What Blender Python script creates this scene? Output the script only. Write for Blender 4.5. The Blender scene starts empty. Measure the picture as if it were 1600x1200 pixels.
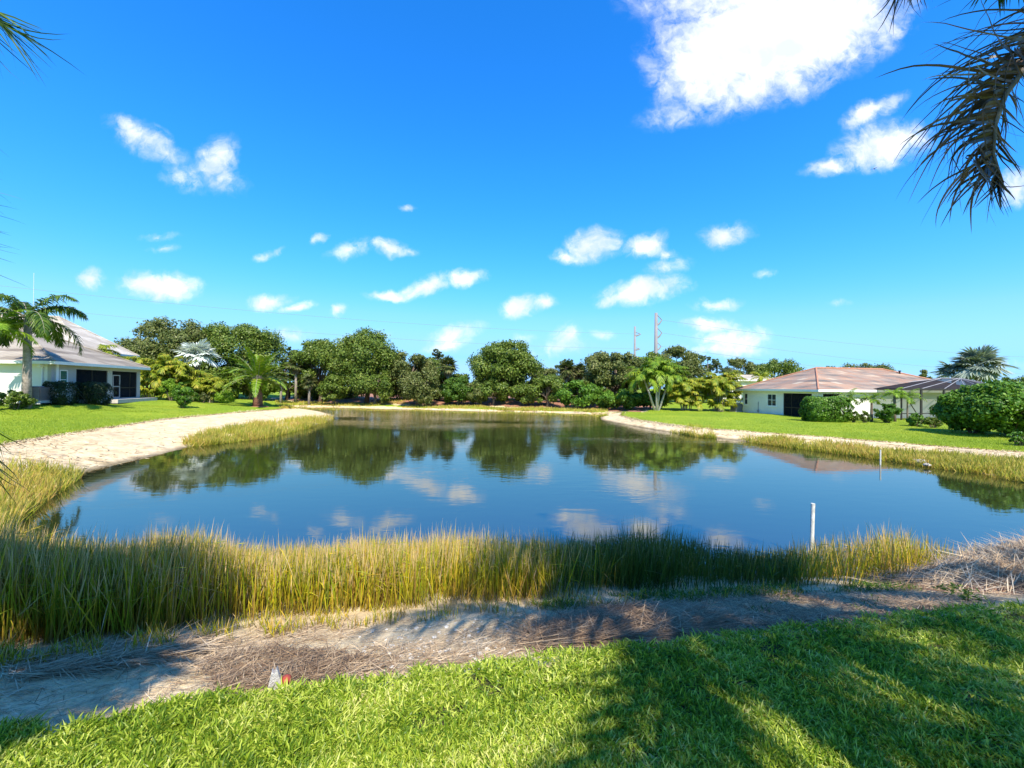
import bpy, math, random
import numpy as np
from mathutils import Matrix, Vector, Quaternion

random.seed(7)
RNG = np.random.default_rng(11)
sc = bpy.context.scene
COL = sc.collection
PI = math.pi

# ------------------------------------------------------------------ camera
F = 650.0                      # focal length in pixels of the 1600 px wide frame
EYE = 3.0                      # metres above the pond water
ROLL, PITCH = 0.0087, 0.0062
ca, sa, cp, sp = math.cos(ROLL), math.sin(ROLL), math.cos(PITCH), math.sin(PITCH)
FW = Vector((0, cp, sp))
RT = Vector((ca, 0, sa)); RT = (RT - FW * RT.dot(FW)).normalized()
UP = RT.cross(FW)
cam = bpy.data.cameras.new('camera')
cam_ob = bpy.data.objects.new('camera', cam); COL.objects.link(cam_ob)
cam.sensor_width = 36; cam.lens = 36 * F / 1600
cam.clip_start = 0.05; cam.clip_end = 5000
M = Matrix((RT, UP, -FW)).transposed().to_4x4(); M.translation = Vector((0, 0, EYE))
cam_ob.matrix_world = M
sc.camera = cam_ob
sc.cycles.caustics_reflective = False; sc.cycles.caustics_refractive = False

# ------------------------------------------------------------------ exposure, sun and sky
sc.view_settings.view_transform = 'Standard'
sc.view_settings.look = 'None'
sc.view_settings.gamma = 1
sc.view_settings.exposure = 0.75
SUN_EL = math.radians(50)
SH = Vector((0.25, -0.968, 0)).normalized()
SUN = Vector((SH.x * math.cos(SUN_EL), SH.y * math.cos(SUN_EL), math.sin(SUN_EL)))
sl = bpy.data.lights.new('sun', 'SUN'); sl.energy = 5.0; sl.angle = math.radians(0.5); sl.color = (1, 0.93, 0.79)
so = bpy.data.objects.new('sun', sl); COL.objects.link(so)
so.rotation_euler = SUN.to_track_quat('Z', 'Y').to_euler()


class NT:
    """small helper round a node tree"""
    def __init__(s, tree):
        s.t = tree; s.n = tree.nodes; s.l = tree.links; s.n.clear()
    def new(s, kind, **kw):
        n = s.n.new(kind)
        for k, v in kw.items(): setattr(n, k, v)
        return n
    def put(s, sock, v):
        if isinstance(v, bpy.types.NodeSocket): s.l.new(v, sock)
        elif v is not None: sock.default_value = v
    def math(s, op, a, b=None, c=None, clamp=False):
        n = s.new('ShaderNodeMath', operation=op); n.use_clamp = clamp
        s.put(n.inputs[0], a)
        if b is not None: s.put(n.inputs[1], b)
        if c is not None: s.put(n.inputs[2], c)
        return n.outputs[0]
    def vmath(s, op, a, b=None, scale=None):
        n = s.new('ShaderNodeVectorMath', operation=op)
        s.put(n.inputs[0], a)
        if b is not None: s.put(n.inputs[1], b)
        if scale is not None: s.put(n.inputs['Scale'], scale)
        return n.outputs[0]
    def noise(s, vec=None, scale=5., detail=3., rough=.5, dist=0., dim='3D'):
        n = s.new('ShaderNodeTexNoise', noise_dimensions=dim)
        s.put(n.inputs['Vector'], vec); n.inputs['Scale'].default_value = scale
        n.inputs['Detail'].default_value = detail; n.inputs['Roughness'].default_value = rough
        n.inputs['Distortion'].default_value = dist
        return n.outputs['Fac']
    def ramp(s, fac, stops, interp='LINEAR'):
        n = s.new('ShaderNodeValToRGB'); s.put(n.inputs[0], fac)
        cr = n.color_ramp; cr.interpolation = interp
        while len(cr.elements) < len(stops): cr.elements.new(0.5)
        for e, (p, c) in zip(cr.elements, stops):
            e.position = p; e.color = (c[0], c[1], c[2], 1) if hasattr(c, '__len__') else (c, c, c, 1)
        return n.outputs[0]
    def mix(s, fac, a, b, mode='MIX'):
        n = s.new('ShaderNodeMix', data_type='RGBA', blend_type=mode)
        s.put(n.inputs[0], fac)
        for i, v in ((6, a), (7, b)):
            if not isinstance(v, bpy.types.NodeSocket): v = (v[0], v[1], v[2], 1)
            s.put(n.inputs[i], v)
        return n.outputs[2]
    def maprange(s, v, a, b, c=0., d=1., kind='LINEAR'):
        n = s.new('ShaderNodeMapRange', interpolation_type=kind)
        s.put(n.inputs[0], v)
        for i, x in enumerate((a, b, c, d)): s.put(n.inputs[i + 1], x)
        return n.outputs[0]


world = bpy.data.worlds.new('World'); sc.world = world; world.use_nodes = True
w = NT(world.node_tree)
sky = w.new('ShaderNodeTexSky', sky_type='NISHITA'); sky.sun_disc = False
sky.sun_elevation = SUN_EL; sky.sun_rotation = math.atan2(SH.x, SH.y)
sky.air_density = 1.0; sky.dust_density = 0.25; sky.ozone_density = 2.2; sky.altitude = 0
hs = w.new('ShaderNodeHueSaturation'); hs.inputs['Saturation'].default_value = 1.35; hs.inputs['Value'].default_value = 1.0
w.l.new(sky.outputs[0], hs.inputs['Color'])
skycol = w.mix(1.0, hs.outputs[0], (0.66, 1.38, 1.85), 'MULTIPLY')
sk = w.new('ShaderNodeSeparateColor'); w.l.new(skycol, sk.inputs[0])
gk = w.math('MULTIPLY', sk.outputs[1], w.maprange(sk.outputs[1], 1.9, 7.5, 1.0, .60))
rk = w.math('MULTIPLY', sk.outputs[0], w.math('MINIMUM', w.maprange(sk.outputs[0], .3, 1.4, .9, 1.18), w.maprange(sk.outputs[0], 1.2, 3.5, 1.18, .55)))
rk = w.math('MINIMUM', rk, 2.4); gk = w.math('MINIMUM', gk, 4.5)
cc_ = w.new('ShaderNodeCombineColor'); w.l.new(rk, cc_.inputs[0]); w.l.new(gk, cc_.inputs[1]); w.l.new(w.math('MINIMUM', sk.outputs[2], 7.2), cc_.inputs[2]); skycol = cc_.outputs[0]
geo = w.new('ShaderNodeNewGeometry')
dirv = w.vmath('SCALE', geo.outputs['Incoming'], scale=-1.0)
sep = w.new('ShaderNodeSeparateXYZ'); w.l.new(dirv, sep.inputs[0])
yy = w.math('MAXIMUM', sep.outputs[1], 0.02)
cu = w.math('DIVIDE', sep.outputs[0], yy); cv = w.math('DIVIDE', sep.outputs[2], yy)
comb = w.new('ShaderNodeCombineXYZ'); w.l.new(cu, comb.inputs[0]); w.l.new(cv, comb.inputs[1])
# ragged edges: bend the cloud coordinates with noise
ns1 = w.new('ShaderNodeTexNoise'); w.l.new(comb.outputs[0], ns1.inputs['Vector']); ns1.inputs['Scale'].default_value = 9; ns1.inputs['Detail'].default_value = 6; ns1.inputs['Roughness'].default_value = .62
off = w.vmath('SUBTRACT', ns1.outputs['Color'], (0.5, 0.5, 0.5))
off = w.vmath('MULTIPLY', off, (0.085, 0.055, 0))
cvec = w.vmath('ADD', comb.outputs[0], off)
# clouds: direction (as tangents from straight ahead), half sizes, tilt, density
CLOUDS = [(1200, 55, 165, 88, 14, 1.6), (1110, 105, 88, 66, 20, 1.35), (1290, 30, 120, 66, 12, 1.45), (1065, 175, 78, 24, 12, .7), (1190, -30, 200, 90, 0, 1.2),
          (1165, 140, 90, 36, 25, .85), (1362, 172, 58, 17, 28, .85), (1335, 190, 30, 16, 10, .7), (1375, 225, 72, 34, 14, 1.1), (1300, 257, 48, 16, 12, .9), (1430, 215, 40, 22, 0, .8),
          (212, 208, 62, 24, -28, .74), (245, 235, 52, 22, -20, .62), (335, 250, 34, 40, -30, .78), (350, 280, 40, 26, -20, .65), (285, 278, 48, 24, -15, .65),
          (925, 382, 42, 26, 12, 1.05), (885, 397, 30, 14, 0, .8), (1005, 382, 40, 20, 16, 1.0), (1130, 368, 38, 20, 8, 1.0), (1005, 455, 66, 21, 8, 1.2), (985, 462, 52, 14, 8, 1.1),
          (1040, 418, 42, 18, 15, .62), (1195, 425, 24, 8, 0, .6), (1118, 473, 42, 12, 4, .75), (812, 478, 34, 17, 15, 1.05), (845, 470, 24, 12, 5, .8),
          (608, 462, 40, 11, -5, .95), (665, 446, 44, 15, 22, 1.0), (728, 432, 32, 14, 4, 1.05), (545, 390, 40, 16, 15, .7), (602, 386, 34, 14, 0, .95), (635, 388, 22, 9, 0, .7),
          (250, 447, 58, 24, -6, 1.15), (225, 440, 36, 18, 0, 1.0), (140, 438, 27, 17, 0, .95), (422, 470, 36, 13, 8, .95), (462, 480, 30, 8, 8, .85), (415, 396, 30, 8, 22, .7), (500, 370, 17, 8, 35, .75),
          (633, 325, 15, 7, 0, .65), (245, 369, 42, 8, 0, .55), (252, 388, 30, 8, 0, .55), (523, 483, 16, 11, 30, .85), (712, 522, 48, 16, 15, .85), (700, 540, 48, 12, 10, .7), (450, 522, 50, 14, 0, .6),
          (1110, 508, 40, 15, 0, 1.0), (1140, 532, 60, 20, 0, 1.0), (1130, 548, 70, 15, 0, .85), (1190, 522, 20, 18, 0, .65), (882, 527, 26, 22, 35, .8), (865, 545, 70, 16, 10, .6), (940, 522, 30, 10, 0, .55),
          (820, 530, 26, 12, 0, .6), (1590, 292, 50, 30, 10, .8), (1310, 474, 22, 7, 0, .5), (1560, 570, 60, 12, 0, .6), (560, 528, 60, 14, 10, .5), (1040, 395, 20, 14, 0, .6)]
acc = None
for (px, py, rx, ry, rot, dens) in CLOUDS:
    mp = w.new('ShaderNodeMapping', vector_type='TEXTURE')
    hz = 604 + (px - 800) * 0.0087
    mp.inputs['Location'].default_value = ((px - 800) / F, (hz - py) / F, 0)
    mp.inputs['Rotation'].default_value = (0, 0, math.radians(rot))
    mp.inputs['Scale'].default_value = (rx * 1.5 / F, ry * 1.5 / F, 1)
    w.l.new(cvec, mp.inputs['Vector'])
    g = w.new('ShaderNodeTexGradient', gradient_type='SPHERICAL'); w.l.new(mp.outputs[0], g.inputs[0])
    v = w.math('MULTIPLY', g.outputs['Fac'], dens)
    acc = v if acc is None else w.math('SMOOTH_MAX', acc, v, 0.10)
det = w.noise(cvec, 16, 7, .62, 0.3)
acc = w.math('MAXIMUM', w.math('SUBTRACT', acc, 0.085), 0.0)
gate = w.math('MINIMUM', w.math('MULTIPLY', acc, 2.6), 1.0)
det2 = w.noise(cvec, 40, 5, .6, 0.6)
rag = w.math('ADD', w.math('MULTIPLY', w.math('SUBTRACT', det, 0.5), 1.25), w.math('MULTIPLY', w.math('SUBTRACT', det2, 0.5), 0.6))
dens = w.math('ADD', acc, w.math('MULTIPLY', rag, gate))
cf = w.maprange(dens, 0.07, 0.92, 0, 1, 'SMOOTHSTEP')
front = w.maprange(sep.outputs[1], 0.05, 0.2)
cf = w.math('MULTIPLY', cf, front)
cf = w.math('MULTIPLY', cf, w.maprange(sep.outputs[2], 0.0, 0.03))
under = w.noise(w.vmath('ADD', cvec, (0.02, -0.03, 0)), 11, 4, .5)
ccol = w.mix(w.maprange(under, .38, .62), (4.6, 5.1, 5.9), (6.4, 6.5, 6.6))
fin = w.mix(cf, skycol, ccol)
bg = w.new('ShaderNodeBackground'); bg.inputs['Strength'].default_value = 0.12
w.l.new(fin, bg.inputs['Color'])
wo = w.new('ShaderNodeOutputWorld'); w.l.new(bg.outputs[0], wo.inputs[0])


# ------------------------------------------------------------------ pixel -> place
def ray(px, py):
    u = (px - 800) / F; v = (600 - py) / F
    return FW + RT * u + UP * v
def at(px, py, z):
    d = ray(px, py); t = (z - EYE) / d.z
    return Vector((d.x * t, d.y * t, z))
def at_d(px, py, D):
    d = ray(px, py); t = D / d.y
    return Vector((d.x * t, D, EYE + d.z * t))
def hz_at(px): return 604 + (px - 800) * 0.0087
def X(px, D): return (px - 800) / F * D
_R = np.array([FW, RT, UP])
def rays_np(px, py):
    u = (px - 800) / F; v = (600 - py) / F
    return _R[0] + u[:, None] * _R[1] + v[:, None] * _R[2]
def project(P):
    d = P - np.array([0, 0, EYE]); f = d @ _R[0]
    f = np.where(f < .01, .01, f)
    return 800 + F * (d @ _R[1]) / f, 600 - F * (d @ _R[2]) / f

# ------------------------------------------------------------------ tags and mesh building
def tag(o, label=None, cat=None, group=None, kind=None):
    if label: o['label'] = label
    if cat: o['category'] = cat
    if group: o['group'] = group
    if kind: o['kind'] = kind
    return o
def thing(name, label, cat, loc=(0, 0, 0), rz=0, group=None):
    o = bpy.data.objects.new(name, None); COL.objects.link(o)
    o.location = loc; o.rotation_euler = (0, 0, rz); o.empty_display_size = .2
    return tag(o, label, cat, group)

class MB:
    """collects verts / quads / tris and links them as one mesh object"""
    def __init__(s): s.v = []; s.q = []; s.t = []; s.n = 0; s.att = []
    def add(s, v, q=None, t=None, att=None):
        v = np.asarray(v, float).reshape(-1, 3)
        if q is not None and len(q): s.q.append(np.asarray(q, np.int64).reshape(-1, 4) + s.n)
        if t is not None and len(t): s.t.append(np.asarray(t, np.int64).reshape(-1, 3) + s.n)
        s.v.append(v); s.n += len(v)
        s.att.append(np.zeros(len(v)) if att is None else np.asarray(att, float))
        return s
    def box(s, x0, x1, y0, y1, z0, z1):
        v = [(x, y, z) for z in (z0, z1) for y in (y0, y1) for x in (x0, x1)]
        return s.add(v, [(0, 2, 3, 1), (4, 5, 7, 6), (0, 1, 5, 4), (2, 6, 7, 3), (0, 4, 6, 2), (1, 3, 7, 5)])
    def tube(s, pts, rad, n=8, cap=True, att=None):
        pts = [Vector(p) for p in pts]; m = len(pts)
        if not hasattr(rad, '__len__'): rad = [rad] * m
        V = []; up = None
        for i, p in enumerate(pts):
            d = (pts[min(i + 1, m - 1)] - pts[max(i - 1, 0)]).normalized()
            a = Vector((0, 0, 1)) if abs(d.z) < .9 else Vector((1, 0, 0))
            if up is None: up = (a - d * a.dot(d)).normalized()
            else: up = (up - d * up.dot(d)).normalized()
            b = d.cross(up)
            for k in range(n):
                t = 2 * PI * k / n
                V.append(p + (up * math.cos(t) + b * math.sin(t)) * rad[i])
        Q = [(i * n + k, i * n + (k + 1) % n, (i + 1) * n + (k + 1) % n, (i + 1) * n + k) for i in range(m - 1) for k in range(n)]
        T = []
        if cap:
            V += [pts[0], pts[-1]]
            c0, c1 = m * n, m * n + 1
            T = [(c0, (k + 1) % n, k) for k in range(n)] + [(c1, (m - 1) * n + k, (m - 1) * n + (k + 1) % n) for k in range(n)]
        return s.add([tuple(v) for v in V], Q, T)
    def build(s, name, mat, parent=None, smooth=False, use_att=False):
        me = bpy.data.meshes.new(name)
        v = np.concatenate(s.v) if s.v else np.zeros((0, 3))
        q = np.concatenate(s.q) if s.q else np.zeros((0, 4), np.int64)
        t = np.concatenate(s.t) if s.t else np.zeros((0, 3), np.int64)
        me.vertices.add(len(v)); me.vertices.foreach_set('co', v.astype(np.float32).ravel())
        nl = len(q) * 4 + len(t) * 3
        me.loops.add(nl); me.loops.foreach_set('vertex_index', np.concatenate([q.ravel(), t.ravel()]).astype(np.int32))
        me.polygons.add(len(q) + len(t))
        st = np.concatenate([np.arange(len(q)) * 4, len(q) * 4 + np.arange(len(t)) * 3]).astype(np.int32)
        me.polygons.foreach_set('loop_start', st)
        me.polygons.foreach_set('use_smooth', np.full(len(q) + len(t), bool(smooth)))
        me.update(calc_edges=True)
        if use_att:
            a = me.attributes.new('along', 'FLOAT', 'POINT'); a.data.foreach_set('value', np.concatenate(s.att).astype(np.float32))
        me.materials.append(mat)
        o = bpy.data.objects.new(name, me); COL.objects.link(o)
        if parent: o.parent = parent
        return o

def norm(a): return a / np.maximum(np.linalg.norm(a, axis=-1, keepdims=True), 1e-9)
def rnd(n, a, b): return RNG.uniform(a, b, n)

def blades(mb, P, D, L, W, droop, seg=2, side=None, rise=None):
    """N tapering leaves from P along D (unit), drooping; seg quads then a tip"""
    P = np.asarray(P, float); D = np.asarray(D, float); N = len(P)
    L = np.broadcast_to(L, N)[:, None]; W = np.broadcast_to(W, N)[:, None]; droop = np.broadcast_to(droop, N)[:, None]
    if side is None:
        r = RNG.normal(size=(N, 3)); side = norm(np.cross(D, r))
    rows = []; at_ = []
    for k in range(seg + 1):
        t = k / (seg + .0)
        c = P + D * L * t; c = c.copy(); c[:, 2:3] -= droop * L * t * t
        if k < seg:
            wd = W * (.55 + .45 * math.sin(PI * (t * .8 + .25))) * .5 if k else W * .35
            rows += [c - side * wd, c + side * wd]; at_ += [t, t]
        else:
            rows.append(c); at_.append(1.0)
    m = 2 * seg + 1
    V = np.stack(rows, 1).reshape(-1, 3)
    base = (np.arange(N) * m)[:, None]
    Q = np.concatenate([base + np.array([2 * k, 2 * k + 1, 2 * k + 3, 2 * k + 2]) for k in range(seg - 1)]) if seg > 1 else None
    T = base + np.array([2 * seg - 2, 2 * seg - 1, 2 * seg])
    return mb.add(V, Q, T, np.tile(np.array(at_), N))

def diamonds(mb, P, D, Nn, L, W):
    N = len(P); L = np.broadcast_to(L, N)[:, None]; W = np.broadcast_to(W, N)[:, None]
    S = norm(np.cross(D, Nn))
    V = np.stack([P - D * L * .5, P - S * W * .5 + D * L * .05, P + D * L * .5, P + S * W * .5 + D * L * .05], 1).reshape(-1, 3)
    Q = np.arange(N * 4).reshape(-1, 4)
    return mb.add(V, Q)

# ------------------------------------------------------------------ materials
def new_mat(name):
    m = bpy.data.materials.new(name); m.use_nodes = True
    return m, NT(m.node_tree)
def simple(name, col, rough=.6, var=.12, scale=6., bump=0., bscale=40., metal=0., spec=.4):
    m, n = new_mat(name)
    tc = n.new('ShaderNodeTexCoord')
    f = n.noise(tc.outputs['Object'], scale, 5, .6)
    c = n.mix(n.maprange(f, .3, .7), tuple(x * (1 - var) for x in col), tuple(min(1, x * (1 + var)) for x in col))
    b = n.new('ShaderNodeBsdfPrincipled'); n.l.new(c, b.inputs['Base Color'])
    b.inputs['Roughness'].default_value = rough; b.inputs['Metallic'].default_value = metal
    b.inputs['Specular IOR Level'].default_value = spec
    if bump:
        bn = n.new('ShaderNodeBump'); bn.inputs['Strength'].default_value = bump; bn.inputs['Distance'].default_value = .02
        n.l.new(n.noise(tc.outputs['Object'], bscale, 4, .6), bn.inputs['Height']); n.l.new(bn.outputs[0], b.inputs['Normal'])
    o = n.new('ShaderNodeOutputMaterial'); n.l.new(b.outputs[0], o.inputs[0])
    return m
def leaf_mat(name, stops, along=None, trans=.3, rough=.45, patch=None, pscale=.8, spec=.25, gloss=True):
    """leaf colour picked per leaf, shifted by slow patches; along = ramp over the length of the leaf"""
    m, n = new_mat(name)
    g = n.new('ShaderNodeNewGeometry')
    tc = n.new('ShaderNodeTexCoord')
    pn = n.noise(tc.outputs['Object'], pscale, 3, .55)
    r = n.math('ADD', n.math('MULTIPLY', g.outputs['Random Per Island'], .65), n.math('MULTIPLY', n.maprange(pn, .3, .7), .35))
    c = n.ramp(r, stops)
    if along:
        a = n.new('ShaderNodeAttribute'); a.attribute_name = 'along'
        for lo, hi, col, amt in along:
            jit = n.math('ADD', a.outputs['Fac'], n.math('MULTIPLY', n.math('SUBTRACT', n.math('FRACT', n.math('MULTIPLY', g.outputs['Random Per Island'], 7.3)), .5), .55))
            f = n.math('MULTIPLY', n.maprange(jit, lo, hi), amt)
            c = n.mix(f, c, col)
    b = n.new('ShaderNodeBsdfPrincipled'); n.l.new(c, b.inputs['Base Color'])
    b.inputs['Roughness'].default_value = rough; b.inputs['Specular IOR Level'].default_value = spec
    tr = n.new('ShaderNodeBsdfTranslucent'); n.l.new(n.mix(1., c, (1.1, 1.15, .6), 'MULTIPLY'), tr.inputs[0])
    mx = n.new('ShaderNodeMixShader'); mx.inputs[0].default_value = trans
    n.l.new(b.outputs[0], mx.inputs[1]); n.l.new(tr.outputs[0], mx.inputs[2])
    o = n.new('ShaderNodeOutputMaterial'); n.l.new(mx.outputs[0], o.inputs[0])
    return m

MAT = {}
MAT['oak'] = leaf_mat('oak_leaves', [(0, (.030, .062, .010)), (.35, (.085, .14, .018)), (.7, (.17, .23, .034)), (1, (.28, .30, .07))], trans=.22, pscale=.5)
MAT['oak_grey'] = leaf_mat('grey_oak_leaves', [(0, (.045, .070, .018)), (.4, (.105, .135, .030)), (.75, (.18, .195, .055)), (1, (.30, .28, .12))], trans=.2, pscale=.5)
MAT['shrub'] = leaf_mat('shrub_leaves', [(0, (.030, .070, .010)), (.5, (.075, .155, .018)), (1, (.16, .25, .030))], trans=.3, pscale=1.2)
MAT['seagrape'] = leaf_mat('broad_leaves', [(0, (.030, .085, .010)), (.5, (.085, .19, .018)), (1, (.22, .36, .04))], trans=.25, pscale=1.)
MAT['dark_shrub'] = leaf_mat('dark_hedge_leaves', [(0, (.010, .022, .008)), (.6, (.022, .042, .012)), (1, (.05, .085, .02))], trans=.15, pscale=2.)
MAT['pine'] = leaf_mat('pine_needles', [(0, (.04, .07, .02)), (1, (.12, .16, .06))], trans=.2)
MAT['palm'] = leaf_mat('palm_leaves', [(0, (.06, .14, .012)), (.5, (.17, .29, .02)), (1, (.40, .45, .05))], trans=.3, pscale=.7)
MAT['royal'] = leaf_mat('deep_green_palm_leaves', [(0, (.020, .06, .010)), (.5, (.065, .13, .016)), (1, (.20, .26, .03))], trans=.25, pscale=.7)
MAT['areca'] = leaf_mat('areca_leaves', [(0, (.06, .12, .010)), (.35, (.19, .26, .02)), (.7, (.40, .40, .035)), (1, (.58, .38, .07))], trans=.35, pscale=.9)
MAT['lime'] = leaf_mat('lime_green_leaves', [(0, (.10, .20, .015)), (.5, (.22, .36, .03)), (1, (.40, .50, .06))], trans=.35)
MAT['silver'] = leaf_mat('silver_leaves', [(0, (.42, .48, .46)), (.5, (.62, .66, .62)), (1, (.78, .80, .76))], trans=.15)
MAT['bluegrey'] = leaf_mat('blue_grey_leaves', [(0, (.10, .13, .10)), (.5, (.22, .27, .21)), (1, (.46, .50, .42))], trans=.15)
MAT['sabal'] = leaf_mat('sabal_leaves', [(0, (.035, .055, .016)), (.5, (.09, .12, .03)), (1, (.24, .20, .09))], trans=.2)
MAT['deadfrond'] = leaf_mat('dry_frond_skirt', [(0, (.16, .11, .06)), (.6, (.32, .24, .15)), (1, (.5, .42, .32))], trans=.15)
MAT['hang'] = leaf_mat('drying_frond_leaflets', [(0, (.05, .034, .018)), (.5, (.15, .10, .05)), (.72, (.32, .17, .08)), (.88, (.52, .42, .28)), (1, (.85, .78, .64))], trans=.3, pscale=3., rough=.35, spec=.6)  # browns and pale strands lightened to stand in for missing sunlight
MAT['lawn_blade'] = leaf_mat('lawn_blades', [(0, (.04, .09, .008)), (.3, (.13, .22, .014)), (.5, (.32, .41, .030)), (.72, (.56, .62, .10)), (.88, (.74, .72, .24)), (1, (.70, .54, .30))], along=[(.0, .45, (.16, .30, .03), .15)], trans=.35, pscale=2.2, rough=.4, spec=.3)
MAT['lawn_far'] = leaf_mat('distant_lawn_blades', [(0, (.14, .23, .016)), (.5, (.27, .36, .026)), (1, (.44, .46, .05))], trans=.3, pscale=.35)
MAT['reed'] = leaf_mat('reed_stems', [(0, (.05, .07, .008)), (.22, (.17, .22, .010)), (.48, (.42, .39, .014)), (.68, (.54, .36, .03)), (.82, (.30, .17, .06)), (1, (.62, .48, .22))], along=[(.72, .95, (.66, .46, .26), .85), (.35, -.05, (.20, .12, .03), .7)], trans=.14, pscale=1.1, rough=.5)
MAT['reed_shade_green'] = leaf_mat('shaded_green_reed_stems', [(0, (.03, .06, .010)), (.4, (.07, .11, .014)), (.8, (.15, .16, .02)), (1, (.30, .22, .06))], along=[(.80, 1.0, (.42, .34, .22), .5)], trans=.10, pscale=1.5, rough=.5)  # darker copy of the reed colours, with the palms' shade put in
MAT['bank_reed'] = leaf_mat('bank_grass_blades', [(0, (.16, .24, .02)), (.35, (.34, .37, .035)), (.7, (.54, .42, .08)), (1, (.56, .30, .11))], along=[(.6, 1.0, (.62, .42, .20), .4)], trans=.3, pscale=.35)
MAT['straw'] = leaf_mat('straw_stems', [(0, (.12, .07, .035)), (.35, (.32, .21, .12)), (.75, (.60, .46, .30)), (1, (.80, .68, .50))], trans=.05, pscale=1.5, rough=.7)
MAT['darkstraw'] = leaf_mat('dark_straw_stems', [(0, (.08, .045, .025)), (.5, (.24, .155, .09)), (1, (.52, .39, .25))], trans=.05, pscale=1.5, rough=.7)
MAT['bark'] = simple('bark', (.17, .13, .10), .85, .35, 9, .6, 30)
MAT['palmtrunk'] = simple('grey_palm_trunk', (.30, .25, .21), .8, .45, 7, .5, 20)
MAT['datetrunk'] = simple('date_palm_trunk', (.20, .09, .06), .9, .5, 8, .8, 18)
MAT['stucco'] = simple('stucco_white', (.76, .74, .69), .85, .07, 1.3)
MAT['stucco_shade'] = simple('stucco_shaded_grey', (.40, .385, .36), .85, .08, 1.3)  # the white stucco again, greyed for the shade on the porch side
MAT['trim'] = simple('white_trim', (.80, .80, .78), .5, .04, 3)
MAT['slab'] = simple('concrete_slab', (.50, .46, .42), .85, .15, 4, .2, 30)
MAT['bronze'] = simple('dark_bronze_frame', (.030, .024, .022), .45, .2, 4)
MAT['acgrey'] = simple('air_conditioner_grey', (.36, .34, .34), .6, .15, 10)
MAT['acbrown'] = simple('air_conditioner_brown', (.17, .12, .12), .6, .2, 10)
MAT['dark'] = simple('room_shade_and_bird_dark', (.035, .035, .04), .8, .3, 1.5)  # near-black stands for shade inside the porch; the bird shares it
MAT['porch_back_shade'] = simple('lanai_wall_shaded', (.13, .14, .16), .8, .3, 3)  # porch back wall, its colour darkened for the shade indoors
MAT['pvc'] = simple('white_pipe_plastic', (.62, .61, .56), .55, .3, 11)
MAT['pole'] = simple('weathered_pole', (.24, .23, .24), .8, .2, .4)
MAT['steel'] = simple('dark_galvanised_steel', (.26, .25, .26), .6, .2, .5)
MAT['wire'] = simple('power_wire', (.22, .26, .30), .6, .05, 1)
MAT['driftwood'] = simple('grey_driftwood', (.46, .43, .42), .85, .35, 30, .9, 60)
MAT['redcap'] = simple('faded_red_plastic', (.36, .06, .035), .5, .3, 30)
MAT['rock'] = simple('pale_rock', (.40, .36, .30), .9, .25, 9, .6, 20)
MAT['shell'] = simple('litter_pebbles', (.55, .52, .46), .8, .35, 20, .4, 60)

def glass_mat(name, col, tr=.35):
    m, n = new_mat(name)
    b = n.new('ShaderNodeBsdfPrincipled'); b.inputs['Base Color'].default_value = (*col, 1); b.inputs['Roughness'].default_value = .06
    b.inputs['Specular IOR Level'].default_value = .8
    o = n.new('ShaderNodeOutputMaterial'); n.l.new(b.outputs[0], o.inputs[0]); return m
MAT['glass'] = glass_mat('dark_window_glass', (.03, .045, .06))
MAT['greenglass'] = glass_mat('green_window_glass', (.02, .12, .10))
def screen_mat(name, col, opac):
    m, n = new_mat(name)
    d = n.new('ShaderNodeBsdfDiffuse'); d.inputs[0].default_value = (*col, 1)
    t = n.new('ShaderNodeBsdfTransparent')
    mx = n.new('ShaderNodeMixShader'); mx.inputs[0].default_value = opac
    n.l.new(t.outputs[0], mx.inputs[1]); n.l.new(d.outputs[0], mx.inputs[2])
    o = n.new('ShaderNodeOutputMaterial'); n.l.new(mx.outputs[0], o.inputs[0]); return m
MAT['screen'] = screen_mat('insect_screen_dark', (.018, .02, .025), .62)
MAT['screen_roof'] = screen_mat('insect_screen_roof', (.030, .030, .036), .80)
MAT['screen_thin'] = screen_mat('insect_screen_thin', (.03, .03, .03), .22)

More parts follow.
